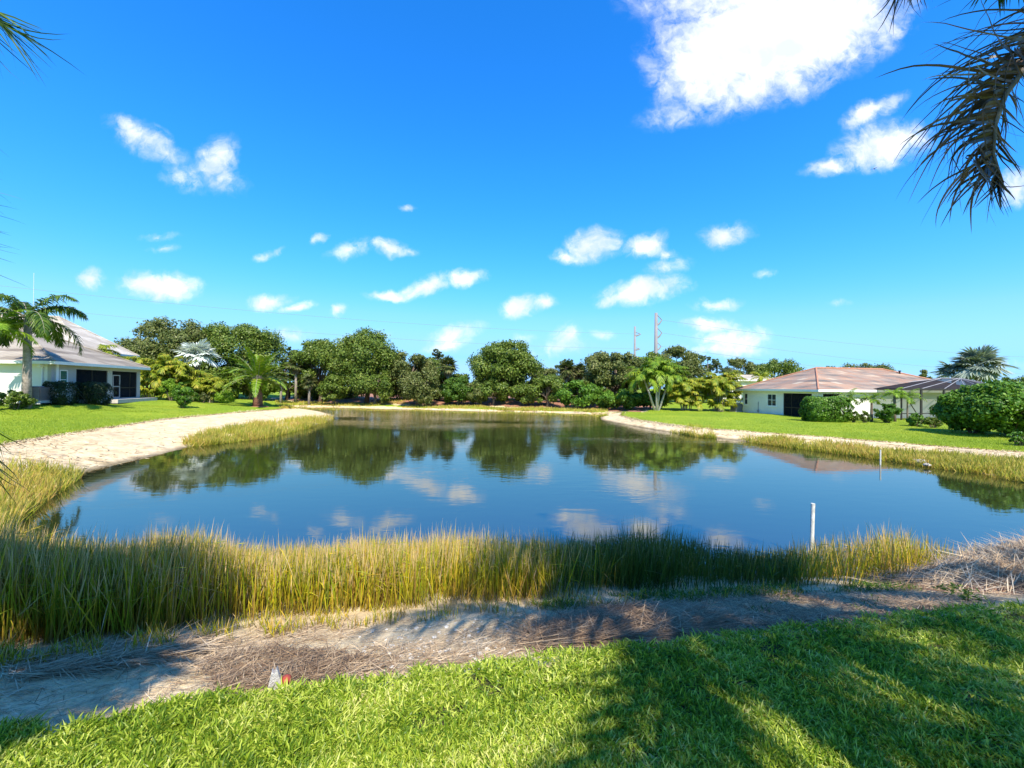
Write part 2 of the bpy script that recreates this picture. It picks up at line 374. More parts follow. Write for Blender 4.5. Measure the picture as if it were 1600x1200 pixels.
def roof_mat(name, stops, pitch=1.0, scale=1.):
    m, n = new_mat(name)
    tc = n.new('ShaderNodeTexCoord'); s_ = n.new('ShaderNodeSeparateXYZ'); n.l.new(tc.outputs['Object'], s_.inputs[0])
    nz = n.noise(tc.outputs['Object'], .9, 2, .5)
    # courses of tiles step up the slope; each tile in a course gets its own shade
    row = n.math('FLOOR', n.math('DIVIDE', s_.outputs[2], .19))
    along = n.math('ADD', s_.outputs[0], s_.outputs[1])
    tile = n.math('FLOOR', n.math('ADD', n.math('DIVIDE', along, .62), n.math('MULTIPLY', row, .5)))
    cb = n.new('ShaderNodeCombineXYZ'); n.l.new(row, cb.inputs[0]); n.l.new(tile, cb.inputs[1])
    wn = n.new('ShaderNodeTexWhiteNoise', noise_dimensions='2D'); n.l.new(cb.outputs[0], wn.inputs['Vector'])
    cb2 = n.vmath('MULTIPLY', cb.outputs[0], (1.0, .45, 1)); grp = n.noise(cb2, .45, 2, .5)
    f = n.math('ADD', n.math('MULTIPLY', wn.outputs[0], .35), n.math('MULTIPLY', n.maprange(grp, .4, .6), .65))
    c = n.ramp(f, stops)
    fr = n.math('FRACT', n.math('DIVIDE', s_.outputs[2], .19))
    b = n.new('ShaderNodeBsdfPrincipled'); n.l.new(c, b.inputs['Base Color']); b.inputs['Roughness'].default_value = .75
    b.inputs['Specular IOR Level'].default_value = .25
    wv = n.math('SINE', n.math('MULTIPLY', along, 15.0))
    h = n.math('ADD', n.math('MULTIPLY', fr, -1.), n.math('MULTIPLY', wv, .5))
    bn = n.new('ShaderNodeBump'); bn.inputs['Strength'].default_value = .9; bn.inputs['Distance'].default_value = .05
    n.l.new(h, bn.inputs['Height']); n.l.new(bn.outputs[0], b.inputs['Normal'])
    o = n.new('ShaderNodeOutputMaterial'); n.l.new(b.outputs[0], o.inputs[0]); return m
MAT['roof_beige'] = roof_mat('beige_tile_roof', [(0, (.19, .155, .12)), (.5, (.29, .245, .19)), (1, (.40, .345, .275))])
MAT['roof_cream'] = roof_mat('cream_tile_roof', [(0, (.36, .31, .25)), (.5, (.47, .41, .34)), (1, (.58, .52, .44))])
MAT['roof_terra'] = roof_mat('terracotta_tile_roof', [(0, (.15, .125, .105)), (.25, (.24, .185, .15)), (.42, (.32, .185, .125)), (.6, (.29, .225, .18)), (.8, (.39, .235, .155)), (1, (.44, .36, .27))])
MAT['ridge'] = simple('ridge_tiles_orange', (.42, .20, .12), .8, .2, 5)

# ------------------------------------------------------------------ terrain
SHORE_PX = [(-420, 905), (-200, 900), (-60, 892), (0, 868), (25, 815), (60, 782), (100, 757), (128, 738), (190, 722), (250, 710), (300, 697), (350, 691), (420, 683), (480, 668), (518, 656), (523, 649), (500, 643), (470, 640), (440, 638),
            (470, 637), (530, 637.5), (650, 640.5), (800, 644.5), (900, 647), (950, 649), (938, 652), (940, 656), (975, 663), (1020, 671), (1080, 680), (1150, 688), (1200, 694), (1300, 707), (1400, 720), (1500, 735), (1600, 751), (1800, 788), (2050, 850),
            (2200, 905), (2200, 960), (1900, 925), (1750, 905), (1600, 893), (1450, 893), (1268, 902), (1100, 900), (900, 893), (700, 893), (500, 896), (300, 902), (120, 908), (0, 912), (-200, 925), (-420, 940)]
SHORE_PX = SHORE_PX[2:-2]
shore = np.array([[at(a, b, 0).x, at(a, b, 0).y] for a, b in SHORE_PX])
LAWN_PX = [(-400, 1185, 1.36), (-200, 1168, 1.34), (0, 1146, 1.30), (90, 1138, 1.29), (170, 1127, 1.28), (270, 1110, 1.26), (400, 1090, 1.24), (540, 1074, 1.22), (640, 1060, 1.20), (700, 1049, 1.19), (770, 1040, 1.18), (850, 1034, 1.17), (900, 1022, 1.16), (1000, 1012, 1.14),
           (1100, 1000, 1.12), (1200, 990, 1.10), (1300, 975, 1.08), (1400, 964, 1.06), (1500, 954, 1.05), (1600, 947, 1.05), (1900, 935, 1.05), (2600, 990, 1.05), (2600, 760, .6),
           (2200, 770, .5), (1800, 725, .42), (1600, 705, .40), (1500, 698, .40), (1400, 690, .40), (1300, 682, .40), (1200, 675, .42), (1100, 668, .44), (1050, 662, .46), (1000, 655, .48), (972, 648, .5), (975, 643, .5), (960, 644.5, .3), (900, 643.3, .28), (800, 641.2, .28), (650, 637.2, .28), (530, 634.2, .3), (470, 633.2, .35),
           (448, 632.5, .55), (452, 635, .6), (430, 639, .65), (350, 645, .72), (250, 654, .80), (150, 668, .85), (50, 683, .9), (0, 691, .92), (-200, 725, 1.0), (-420, 770, 1.1), (-600, 860, 1.2), (-620, 1100, 1.3)]
lw = [at(a, b, z) for a, b, z in LAWN_PX]
lawn_edge = np.array([[p.x, p.y] for p in lw])
CTRL = [(p.x, p.y, p.z) for p in lw] + [
    (-29.9, 27, 1.80), (-32, 36, 1.75), (-38, 26, 1.9), (-25, 30, 1.55), (-24, 38, 1.45), (-22, 46, 1.3), (-18, 52, 1.1), (-30, 50, 1.8), (-45, 45, 2.2), (-60, 60, 2.5),
    (-14, 60, 1.4), (0, 60, 1.4), (14, 58, 1.2), (25, 60, 1.0), (0, 90, 1.6), (-30, 80, 1.8), (30, 90, 1.0), (16, 48, .62), (20, 42, .62),
    (26.5, 36, .45), (24.9, 44.8, .45), (36, 38, .45), (45, 34, .5), (40, 25, .5), (60, 50, .5), (30, 28, .5), (24, 30, .5),
    (0, -2, 1.45), (5, 0, 1.42), (-5, 0, 1.45), (0, 1.5, 1.36), (3, 2, 1.3), (0, -20, 1.8), (-30, -10, 1.6), (30, -10, 1.4), (12, 3, 1.05), (200, 200, 1), (-200, 200, 2), (0, 300, 1.5), (0, -200, 2)]
CTRL = np.array(CTRL)

def seg_dist(poly, P):
    best = np.full(len(P), 1e18)
    n = len(poly)
    for i in range(n):
        a = poly[i]; b = poly[(i + 1) % n]; ab = b - a
        t = np.clip(((P - a) @ ab) / max(ab @ ab, 1e-12), 0, 1)
        d = P - a - t[:, None] * ab
        best = np.minimum(best, (d * d).sum(1))
    return np.sqrt(best)
def inside(poly, P):
    r = np.zeros(len(P), bool); n = len(poly)
    for i in range(n):
        x0, y0 = poly[i]; x1, y1 = poly[(i + 1) % n]
        c = (y0 > P[:, 1]) != (y1 > P[:, 1])
        with np.errstate(divide='ignore', invalid='ignore'):
            xx = (x1 - x0) * (P[:, 1] - y0) / (y1 - y0 if y1 != y0 else 1e-12) + x0
        r ^= c & (P[:, 0] < xx)
    return r
def wob(P, f, seed=0):
    """cheap smooth noise in [-1,1]"""
    x = P[:, 0] * f; y = P[:, 1] * f
    return (np.sin(x * 1.3 + 2.1 * np.sin(y * .9 + seed) + seed) * .5 + np.sin(y * 1.7 + 1.7 * np.sin(x * 1.1 - seed * 2) + seed * 3) * .3 + np.sin((x + y) * 2.3 + seed * 5) * .2)
def idw(P, C=None, p=1.6, eps=.15):
    out = np.zeros(len(P)); ws = np.zeros(len(P))
    for c in (CTRL if C is None else C):
        d2 = ((P - c[:2]) ** 2).sum(1) + eps
        q = d2 ** -p
        out += q * c[2]; ws += q
    return out / ws
_ez = np.array([p.z for p in lw]); EDGE = []
for _i in range(len(lawn_edge)):
    _j = (_i + 1) % len(lawn_edge)
    for _k in range(3): EDGE.append(tuple(lawn_edge[_i] + (lawn_edge[_j] - lawn_edge[_i]) * _k / 3) + (_ez[_i] + (_ez[_j] - _ez[_i]) * _k / 3,))
EDGE = np.array(EDGE)
def terrain(P):
    """returns z, mask (0 pond, 1 bank, 2 lawn), distances to shore and lawn edge"""
    P = np.asarray(P, float)
    dS = seg_dist(shore, P); inS = inside(shore, P)
    dL = seg_dist(lawn_edge, P); inL = inside(lawn_edge, P)
    Hb = idw(P, EDGE, 2.2, .3); H = idw(P); k_ = np.where(inL, 1., np.exp(-dL / np.maximum(1., .12 * np.linalg.norm(P, axis=1)))); H = Hb * k_ + H * (1 - k_)
    t = dS / (dS + dL + 1e-6)
    zb = (H - .05) * (0.15 * t + .85 * t ** .9)
    near = np.exp(-(P ** 2).sum(1) / 200)
    zb = zb + near * (wob(P, 2.2, 1) * .02 + wob(P, 6., 2) * .008) * np.clip(dS * 2, 0, 1)
    zl = H - .05 + wob(P, .25, 4) * .03 * (1 - near)
    z = np.where(inL, zb, zl)
    z = np.where(inS, -np.minimum(1.6, dS * .22) - .0, z)
    mask = np.where(inS, 0, np.where(inL, 1, 2))
    return z, mask, dS, dL
def zf(x, y): return float(terrain(np.array([[x, y]]))[0][0])

def polar_grid():
    th = np.concatenate([np.arange(-180, -70, 5.), np.arange(-70, -58, 1.), np.arange(-58, 58.01, .25), np.arange(59, 70, 1.), np.arange(70, 180, 5.)])
    r = [.15]
    while r[-1] < 900: r.append(r[-1] * 1.0155 + .002)
    r = np.array(r)
    TH, R = np.meshgrid(np.radians(th), r)
    P = np.stack([np.sin(TH) * R, np.cos(TH) * R], -1).reshape(-1, 2)
    return P, len(r), len(th)
GP, NR, NTH = polar_grid()
GZ, GM, GS, GL = terrain(GP)
ii = np.arange(NR * NTH).reshape(NR, NTH)
wrap = np.concatenate([ii, ii[:, :1]], 1)
GQ = np.stack([wrap[:-1, :-1], wrap[:-1, 1:], wrap[1:, 1:], wrap[1:, :-1]], -1).reshape(-1, 4)[:, ::-1]
mulch_poly = np.array([[at(a, b, z).x, at(a, b, z).y] for a, b, z in [(425, 621, 1.), (470, 623, 1.), (540, 625, .95), (620, 627, .9), (760, 630, .85), (850, 632, .8), (905, 635, .7), (1000, 641, .62)]] + [[22, 60], [10, 110], [-30, 110], [-36, 66]])
GMU = inside(mulch_poly, GP) & (GM == 2)

def sub_sheet(name, sel_faces, z, mat, dip=None):
    q = GQ[sel_faces]; u, inv = np.unique(q, return_inverse=True)
    v = np.column_stack([GP[u], z[u]])
    if dip is not None: v[:, 2] = np.where(dip[u], GZ[u] - .03, v[:, 2])
    mb = MB(); mb.add(v, inv.reshape(-1, 4)); return mb.build(name, mat, smooth=True)

# materials of the ground
def ground_mat():
    m, n = new_mat('sandy_ground')
    g = n.new('ShaderNodeNewGeometry'); P = g.outputs['Position']
    big = n.noise(P, .35, 4, .6); mid = n.noise(P, 2.2, 5, .6, .4); fine = n.noise(P, 28, 5, .7); vf = n.noise(P, 120, 3, .6)
    c = n.ramp(mid, [(.25, (.44, .31, .155)), (.5, (.74, .56, .31)), (.75, (.90, .74, .46))])
    c = n.mix(n.maprange(fine, .45, .70, 0, .65), c, (.27, .21, .16))
    c = n.mix(n.maprange(vf, .56, .72, 0, .55), c, (.74, .70, .62))
    c = n.mix(n.maprange(big, .5, .7, 0, .35), c, (.50, .38, .26))
    sx = n.new('ShaderNodeSeparateXYZ'); n.l.new(P, sx.inputs[0])
    pits = n.new('ShaderNodeTexVoronoi'); pits.inputs['Scale'].default_value = 3.2; n.l.new(n.vmath('ADD', P, n.vmath('SCALE', P, scale=0.0)), pits.inputs['Vector'])
    c = n.mix(n.maprange(pits.outputs['Distance'], .16, .05, 0, .35), c, (.34, .27, .19))
    dry = n.noise(n.vmath('ADD', P, (7.3, 2.1, 0)), .9, 5, .7); c = n.mix(n.maprange(dry, .54, .66, 0, .55), c, (.42, .36, .27))
    wet = n.maprange(n.math('ADD', sx.outputs[2], n.math('MULTIPLY', n.math('SUBTRACT', mid, .5), .06)), .10, -.02, 0, 1)
    c = n.mix(wet, c, (.085, .065, .035))
    b = n.new('ShaderNodeBsdfPrincipled'); n.l.new(c, b.inputs['Base Color']); b.inputs['Roughness'].default_value = .95; b.inputs['Specular IOR Level'].default_value = .15
    bn = n.new('ShaderNodeBump'); bn.inputs['Strength'].default_value = 1.; bn.inputs['Distance'].default_value = .03
    n.l.new(n.math('ADD', n.math('MULTIPLY', mid, .35), n.math('ADD', n.math('MULTIPLY', fine, .7), n.math('MULTIPLY', vf, .25))), bn.inputs['Height']); n.l.new(bn.outputs[0], b.inputs['Normal'])
    o = n.new('ShaderNodeOutputMaterial'); n.l.new(b.outputs[0], o.inputs[0]); return m
def lawn_mat():
    m, n = new_mat('lawn_turf')
    g = n.new('ShaderNodeNewGeometry'); P = g.outputs['Position']
    big = n.noise(P, .22, 4, .6, .5); mid = n.noise(P, 1.6, 5, .65); fine = n.noise(P, 9, 5, .7); vf = n.noise(P, 60, 4, .7)
    c = n.ramp(n.math('ADD', n.math('MULTIPLY', big, .55), n.math('MULTIPLY', mid, .45)), [(.30, (.13, .22, .014)), (.5, (.24, .33, .020)), (.70, (.40, .43, .035))])
    c = n.mix(n.maprange(fine, .4, .68, 0, .5), c, (.14, .23, .014))
    c = n.mix(n.maprange(vf, .5, .75, 0, .5), c, (.34, .36, .06))
    # close to the stand point the sheet is the thatch between modelled blades
    ln = n.new('ShaderNodeVectorMath', operation='LENGTH'); n.l.new(P, ln.inputs[0])
    th = n.ramp(fine, [(.35, (.035, .05, .012)), (.6, (.13, .12, .05)), (.8, (.28, .20, .11))])
    c = n.mix(n.maprange(ln.outputs['Value'], 9, 12), th, c)
    b = n.new('ShaderNodeBsdfPrincipled'); n.l.new(c, b.inputs['Base Color']); b.inputs['Roughness'].default_value = .9; b.inputs['Specular IOR Level'].default_value = .15
    bn = n.new('ShaderNodeBump'); bn.inputs['Strength'].default_value = .8; bn.inputs['Distance'].default_value = .05
    n.l.new(n.math('ADD', fine, vf), bn.inputs['Height']); n.l.new(bn.outputs[0], b.inputs['Normal'])
    o = n.new('ShaderNodeOutputMaterial'); n.l.new(b.outputs[0], o.inputs[0]); return m
def water_mat():
    m, n = new_mat('pond_water')
    g = n.new('ShaderNodeNewGeometry'); P = g.outputs['Position']
    b = n.new('ShaderNodeBsdfPrincipled')
    b.inputs['Base Color'].default_value = (.022, .026, .008, 1)
    b.inputs['Roughness'].default_value = .035; b.inputs['IOR'].default_value = 2.95
    sx = n.new('ShaderNodeSeparateXYZ'); n.l.new(P, sx.inputs[0])
    st = n.vmath('MULTIPLY', P, (.75, 1.6, 1))
    r1 = n.noise(st, 1.6, 3, .55, .3); r2 = n.noise(st, 7, 3, .5, .2)
    # a breeze ruffles the far half
    br = n.noise(n.vmath('MULTIPLY', P, (.05, .12, 0)), 1., 3, .5)
    breeze = n.maprange(n.math('ADD', n.math('MULTIPLY', sx.outputs[1], .016), n.math('MULTIPLY', br, 1.2)), .80, 1.35, 0, 1, 'SMOOTHSTEP')
    amp = n.math('ADD', .07, n.math('MULTIPLY', breeze, .75))
    h = n.math('ADD', n.math('MULTIPLY', r1, 1.), n.math('MULTIPLY', r2, n.math('ADD', .10, n.math('MULTIPLY', breeze, .5))))
    bn = n.new('ShaderNodeBump'); bn.inputs['Distance'].default_value = .03
    n.l.new(amp, bn.inputs['Strength']); n.l.new(h, bn.inputs['Height']); n.l.new(bn.outputs[0], b.inputs['Normal'])
    o = n.new('ShaderNodeOutputMaterial'); n.l.new(b.outputs[0], o.inputs[0]); return m
MAT['ground'] = ground_mat(); MAT['lawn'] = lawn_mat(); MAT['water'] = water_mat()
MAT['mulch'] = simple('pine_straw_mulch', (.30, .14, .085), .95, .4, 2.5, .8, 12)

mb = MB(); mb.add(np.column_stack([GP, GZ]), GQ); c0 = mb.n
o = mb.build('ground', MAT['ground'], smooth=True); tag(o, kind='structure')
lawn_v = (GM == 2) & ~GMU
selL = lawn_v[GQ].all(1)
cnt = np.zeros(len(GP), int); np.add.at(cnt, GQ[selL].ravel(), 1)
o = sub_sheet('lawn', selL, GZ + .055, MAT['lawn'], (cnt < 4)); tag(o, kind='structure')
selM = GMU[GQ].all(1)
o = sub_sheet('mulch_bed', selM, GZ + .035, MAT['mulch']); tag(o, kind='structure')
# water: one sheet, its rim tucked under the bank
mb = MB(); xs = np.linspace(-45, 45, 40); ys = np.linspace(3, 70, 30)
XX, YY = np.meshgrid(xs, ys); jj = np.arange(XX.size).reshape(XX.shape)
mb.add(np.column_stack([XX.ravel(), YY.ravel(), np.zeros(XX.size)]), np.stack([jj[:-1, :-1], jj[:-1, 1:], jj[1:, 1:], jj[1:, :-1]], -1).reshape(-1, 4))
o = mb.build('pond_water', MAT['water']); tag(o, kind='structure')

# ------------------------------------------------------------------ sampling on the ground by view region
def poly_px_sample(poly, n):
    poly = np.array(poly, float); lo = poly.min(0); hi = poly.max(0); out = []; tot = 0
    while tot < n:
        p = RNG.uniform(lo, hi, (n * 2, 2)); p = p[inside(poly, p)]; out.append(p); tot += len(p)
    return np.concatenate(out)[:n]
def ground_pts(poly, n, z0=.5, keep=None, bias=None):
    p = poly_px_sample(poly, n); d = rays_np(p[:, 0], p[:, 1])
    z = np.full(n, z0); XY = None
    for _ in range(7):
        t = (z - EYE) / np.minimum(d[:, 2], -1e-3)
        XY = np.column_stack([d[:, 0] * t, d[:, 1] * t])
        zz, mk, dS, dL = terrain(XY)
        z = .4 * z + .6 * np.maximum(zz, -.3)
    P = np.column_stack([XY, zz])
    ok = (XY[:, 1] > .2) & (XY[:, 1] < 120)
    if keep is not None: ok &= keep(mk, dS, dL, P, p)
    return P[ok], p[ok]

# ------------------------------------------------------------------ grass, reeds and litter (nobody could count these)
def up_dirs(n, lean, bias=(0, 0)):
    d = RNG.normal(size=(n, 3)) * lean; d[:, 2] = 1; d[:, 0] += bias[0]; d[:, 1] += bias[1]
    return norm(d)
lawn_poly = [(-700, 1180), (0, 1135), (170, 1115), (400, 1080), (640, 1050), (770, 1030), (900, 1012), (1100, 990), (1300, 965), (1600, 935), (2000, 925), (2500, 960), (2500, 1340), (-700, 1340)]
P, p = ground_pts(lawn_poly, 380000, 1.3, lambda mk, dS, dL, P, p: (mk == 2) | (dL < .05 + .07 * wob(P[:, :2], 9, 3)))
n = len(P); P[:, 2] += .052
bare = wob(P[:, :2], 3.1, 9) * .5 + wob(P[:, :2], 8.3, 5) * .5
k = (bare < .42) | (RNG.random(n) < .30); P = P[k]; n = len(P)
mb = MB()
clump = (wob(P[:, :2], 14, 7) * .5 + .5)
d = RNG.normal(size=(n, 3)) * .75; d[:, 2] = rnd(n, .35, 1.3); d = norm(d)
blades(mb, P, d, rnd(n, .04, .09) * (.7 + .6 * clump), rnd(n, .005, .009), rnd(n, .1, .6), 3)
o = mb.build('lawn_grass', MAT['lawn_blade'], use_att=True); tag(o, 'broad bladed green lawn grass filling the foreground', 'grass', kind='stuff')

far_l = [(0, 600), (450, 620), (460, 640), (350, 647), (150, 671), (0, 695)]
far_r = [(960, 637), (1160, 640), (1600, 655), (1600, 708), (1400, 693), (1200, 678), (1000, 658), (968, 646)]
mb = MB()
for poly, cnt_ in ((far_l, 60000), (far_r, 60000), ([(430, 622), (1000, 632), (980, 644), (430, 636)], 16000)):
    P, p = ground_pts(poly, cnt_, .8, lambda mk, dS, dL, P, p: (mk == 2) & (P[:, 1] < 62))
    k = ~inside(mulch_poly, P[:, :2]); P = P[k]
    n = len(P); P[:, 2] += .05
    blades(mb, P, up_dirs(n, .45), rnd(n, .04, .11), rnd(n, .015, .03), rnd(n, 0, .3), 1)
o = mb.build('distant_lawn_grass', MAT['lawn_far']); tag(o, 'short mown grass on the lawns across the pond', 'grass', kind='stuff')

# lawn edges: overhanging tufts along the eroded lip
mb = MB(); seglen = 0
E2 = []
for i in range(len(lawn_edge)):
    a, b = lawn_edge[i], lawn_edge[(i + 1) % len(lawn_edge)]
    L_ = np.linalg.norm(b - a)
    if a[1] < 4.5 and b[1] < 4.5: continue
    k = int(L_ * 80); t = RNG.random(k)[:, None]; E2.append(a + (b - a) * t + RNG.normal(size=(k, 2)) * .09)
E2 = np.concatenate(E2); E2 = E2[(E2[:, 1] > 3)]
z_, mk, _, _ = terrain(E2); n = len(E2)
blades(mb, np.column_stack([E2, z_ + .02]), up_dirs(n, .7), rnd(n, .06, .16), rnd(n, .012, .03), rnd(n, .1, .8), 2)
o = mb.build('lawn_edge_tufts', MAT['lawn_far']); tag(o, 'ragged grass tufts hanging over the eroded lawn edge', 'grass', kind='stuff')

mb = MB(); E3 = E2 + RNG.normal(size=E2.shape) * .03
z3, mk3, dS3, dL3 = terrain(E3); k = RNG.random(len(E3)) < .8; E3 = E3[k]; z3 = z3[k]; n = len(E3)
d3 = RNG.normal(size=(n, 3)); d3[:, 2] = np.abs(d3[:, 2]) * .5
E3 = E3 + norm(-E3 + np.array([0., 28.])) * rnd(n, .05, .32)[:, None]; z3 = terrain(E3)[0]
blades(mb, np.column_stack([E3, z3 + .0]), norm(d3), rnd(n, .06, .2), rnd(n, .012, .035), rnd(n, .1, .5), 2)
o = mb.build('eroded_edge_roots', MAT['darkstraw']); tag(o, 'dark roots and dirt along the eroded lawn edges', 'roots', kind='stuff')

def topy(x):   # the skyline of the near reed bed
    xs = [-100, 0, 60, 120, 200, 240, 300, 340, 380, 440, 520, 560, 620, 700, 800, 850, 930, 1000, 1050, 1100, 1160, 1230, 1275, 1340, 1390, 1440, 1500, 1560, 1700]
    ys = [800, 812, 832, 836, 842, 828, 822, 832, 850, 842, 846, 830, 832, 826, 832, 832, 828, 816, 822, 836, 850, 850, 834, 826, 816, 832, 846, 850, 850]
    return np.interp(x, xs, ys)
reed_poly = [(-420, 905), (0, 893), (200, 888), (420, 886), (700, 882), (850, 880), (1000, 878), (1120, 882), (1270, 884), (1400, 880), (1530, 878), (1560, 885), (1480, 905), (1380, 918), (1200, 922), (1000, 930), (860, 942), (700, 952), (560, 962), (420, 975), (300, 992), (150, 1010), (0, 1018), (-420, 1050)]
P, p = ground_pts(reed_poly, 125000, .2)
n = len(P)
hpx = topy(p[:, 0] + wob(P[:, :2], 5, 3) * 15) + wob(P[:, :2], 3.7, 8) * 7
D = P[:, 1]; zt = EYE - D * (hpx - (604 + (p[:, 0] - 800) * .0087)) / F
h = np.clip(zt - P[:, 2], .25, 1.15)
dens = np.clip(.62 + .55 * wob(P[:, :2], 2.3, 2) + .3 * wob(P[:, :2], 6, 6), .22, 1)
front = np.interp(p[:, 1] - np.interp(p[:, 0], [-150, 150, 420, 860, 1200, 1480], [1030, 1010, 975, 942, 922, 905]), [-40, 0], [1, .3])
k = RNG.random(n) < dens * front
P, p, h = P[k], p[k], h[k]; n = len(P)
h = h * np.clip(RNG.normal(.84, .17, n), .35, 1.16) * np.interp(RNG.random(n), [0, .2, 1], [.5, .9, 1])
right = (p[:, 0] > 880 + 50 * wob(P[:, :2], 4, 1) + RNG.normal(0, 45, len(P))) & (p[:, 0] < 1250 + 60 * wob(P[:, :2], 5, 2) + RNG.normal(0, 30, len(P)))
for sel, nm, mt, lab in ((~right, 'yellow_reeds', 'reed', 'yellow green reeds with pale tips along the near shore'), (right, 'shade_green_reeds', 'reed_shade_green', 'green reeds around the white post, coloured darker for the shade there')):
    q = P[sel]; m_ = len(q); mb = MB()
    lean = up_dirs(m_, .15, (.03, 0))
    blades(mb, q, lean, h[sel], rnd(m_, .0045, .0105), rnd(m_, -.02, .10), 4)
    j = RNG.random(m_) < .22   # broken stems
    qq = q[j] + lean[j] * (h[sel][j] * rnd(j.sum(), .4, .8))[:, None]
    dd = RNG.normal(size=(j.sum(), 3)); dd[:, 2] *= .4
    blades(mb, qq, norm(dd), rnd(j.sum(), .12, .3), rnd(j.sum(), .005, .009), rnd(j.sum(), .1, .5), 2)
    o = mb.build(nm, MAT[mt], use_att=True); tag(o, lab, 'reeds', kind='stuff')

# reeds in front of the sand: sparse young shoots
mb = MB()
P, p = ground_pts([(-100, 1030), (150, 1010), (420, 975), (860, 942), (1200, 920), (1300, 930), (1000, 948), (860, 960), (560, 985), (420, 1000), (300, 1012), (150, 1040), (-100, 1060)], 3800, .6)
n = len(P)
c = wob(P[:, :2], 9, 4) > .0; P = P[c]; n = len(P)
blades(mb, P, up_dirs(n, .22), rnd(n, .06, .24), rnd(n, .004, .008), rnd(n, .1, .4), 3)
o = mb.build('reed_shoots', MAT['reed'], use_att=True); tag(o, 'short yellow shoots at the front of the reed bed', 'reeds', kind='stuff')

mb = MB()
P, p = ground_pts([(830, 945), (1000, 928), (1200, 915), (1420, 908), (1440, 925), (1200, 934), (1000, 948), (850, 958)], 5200, .5)
P = P[wob(P[:, :2], 3.3, 6) > -.35]; n = len(P)
blades(mb, P, up_dirs(n, .5), rnd(n, .04, .13), rnd(n, .005, .009), rnd(n, .1, .6), 2)
P, p = ground_pts([(900, 950), (1150, 930), (1450, 930), (1400, 950), (1150, 975), (950, 1000)], 1500, .8)
P = P[wob(P[:, :2], 5.1, 9) > .45]; n = len(P)
blades(mb, P, up_dirs(n, .6), rnd(n, .03, .09), rnd(n, .006, .01), rnd(n, .1, .6), 2)
o = mb.build('low_green_sprouts', MAT['shrub']); tag(o, 'low green sprouts at the foot of the dark reeds', 'grass', kind='stuff')

def bank(name, polys, label, hmin, hmax, mat='bank_reed', wid=(.014, .03)):
    mb = MB()
    for poly, cnt_ in polys:
        P, p = ground_pts(poly, cnt_, .15)
        n = len(P); dn = .6 + .5 * wob(P[:, :2], .9, 3) + .25 * wob(P[:, :2], 2.9, 5); k = RNG.random(n) < dn
        P = P[k]; n = len(P); P[:, 2] = np.maximum(P[:, 2], -.15)
        hh = rnd(n, hmin, hmax) * (1 + .3 * wob(P[:, :2], 1.3, 8))
        blades(mb, P, up_dirs(n, .28), hh, rnd(n, *wid), rnd(n, .0, .35), 3)
    o = mb.build(name, MAT[mat], use_att=True); return tag(o, label, 'reeds', kind='stuff')
bank('shoreline_reeds', [([(-120, 770), (0, 735), (60, 738), (110, 742), (128, 748), (100, 770), (62, 795), (25, 830), (0, 870), (-120, 890)], 15000)], 'tall orange and green reeds at the left shore beside the sand', .30, .62, wid=(.010, .020))
bank('spit_grass', [([(285, 694), (330, 676), (400, 664), (470, 655), (516, 651), (522, 657), (480, 672), (420, 687), (350, 697), (295, 702)], 17000)], 'golden grass on the tip of the left sand spit', .25, .6)
bank('right_bank_grass', [([(1150, 685), (1220, 686), (1300, 694), (1400, 706), (1500, 714), (1620, 724), (1640, 765), (1500, 742), (1400, 726), (1300, 711), (1190, 697)], 30000), ([(1045, 675), (1080, 672), (1115, 677), (1120, 685), (1060, 680)], 1800)], 'orange and yellow marsh grass along the right shore', .18, .48)
bank('far_bank_grass', [([(430, 634.5), (600, 637), (800, 641), (940, 645.5), (950, 650), (800, 646), (600, 640.5), (440, 638.5)], 26000), ([(430, 627), (600, 632), (800, 636), (950, 640), (950, 644), (800, 641), (600, 637), (430, 633)], 16000)], 'straw coloured grass fringe along the far shore', .12, .38, wid=(.03, .06))

# litter of dead stems on the sand
def litter(name, poly, cnt_, label, lmin, lmax, mat, lift=.01, spread=1., tilt=.12, keep=None, rad=(.0014, .0032)):
    P, p = ground_pts(poly, cnt_, .9, keep)
    n = len(P); a = RNG.normal(0, .75, n) * spread + rnd(n, -.3, .3); a = np.where(RNG.random(n) < .3, rnd(n, 0, PI), a)
    d = np.column_stack([np.cos(a), np.sin(a) * .9, RNG.normal(0, tilt, n) - .1 * np.sin(a)]); d = norm(d)
    P[:, 2] += rnd(n, .0, lift); mb = MB()
    side = norm(np.cross(d, np.array([0, 0, 1.]) + RNG.normal(size=(n, 3)) * .3))
    blades(mb, P, d, rnd(n, lmin, lmax), rnd(n, rad[0] * 2, rad[1] * 2), rnd(n, -.06, .10), 3, side)
    o = mb.build(name, MAT[mat]); return tag(o, label, 'dead reeds', kind='stuff')
sand_poly = [(-60, 1040), (150, 1020), (300, 1000), (420, 980), (560, 968), (700, 958), (860, 948), (1000, 938), (1300, 925), (1600, 925), (1640, 950), (1500, 952), (1300, 972), (1100, 997), (900, 1018), (770, 1036), (640, 1056), (400, 1086), (270, 1106), (0, 1142), (-60, 1150)]
litter('straw_litter', sand_poly, 19000, 'thin dead stems strewn over the sandy near bank', .05, .22, 'straw', .015, rad=(.0010, .0024), keep=lambda mk, dS, dL, P, p: (mk == 1) & ((wob(P[:, :2], 2.4, 3) > -.15) & (p[:, 0] > 250) | (RNG.random(len(P)) < .18)))
litter('fallen_reed_heap', [(820, 990), (900, 955), (1000, 945), (1090, 955), (1130, 975), (1080, 1000), (960, 1008), (860, 1018), (800, 1020)], 5200, 'flattened brown heap of fallen reeds on the sand', .15, .45, 'darkstraw', .05, .5)
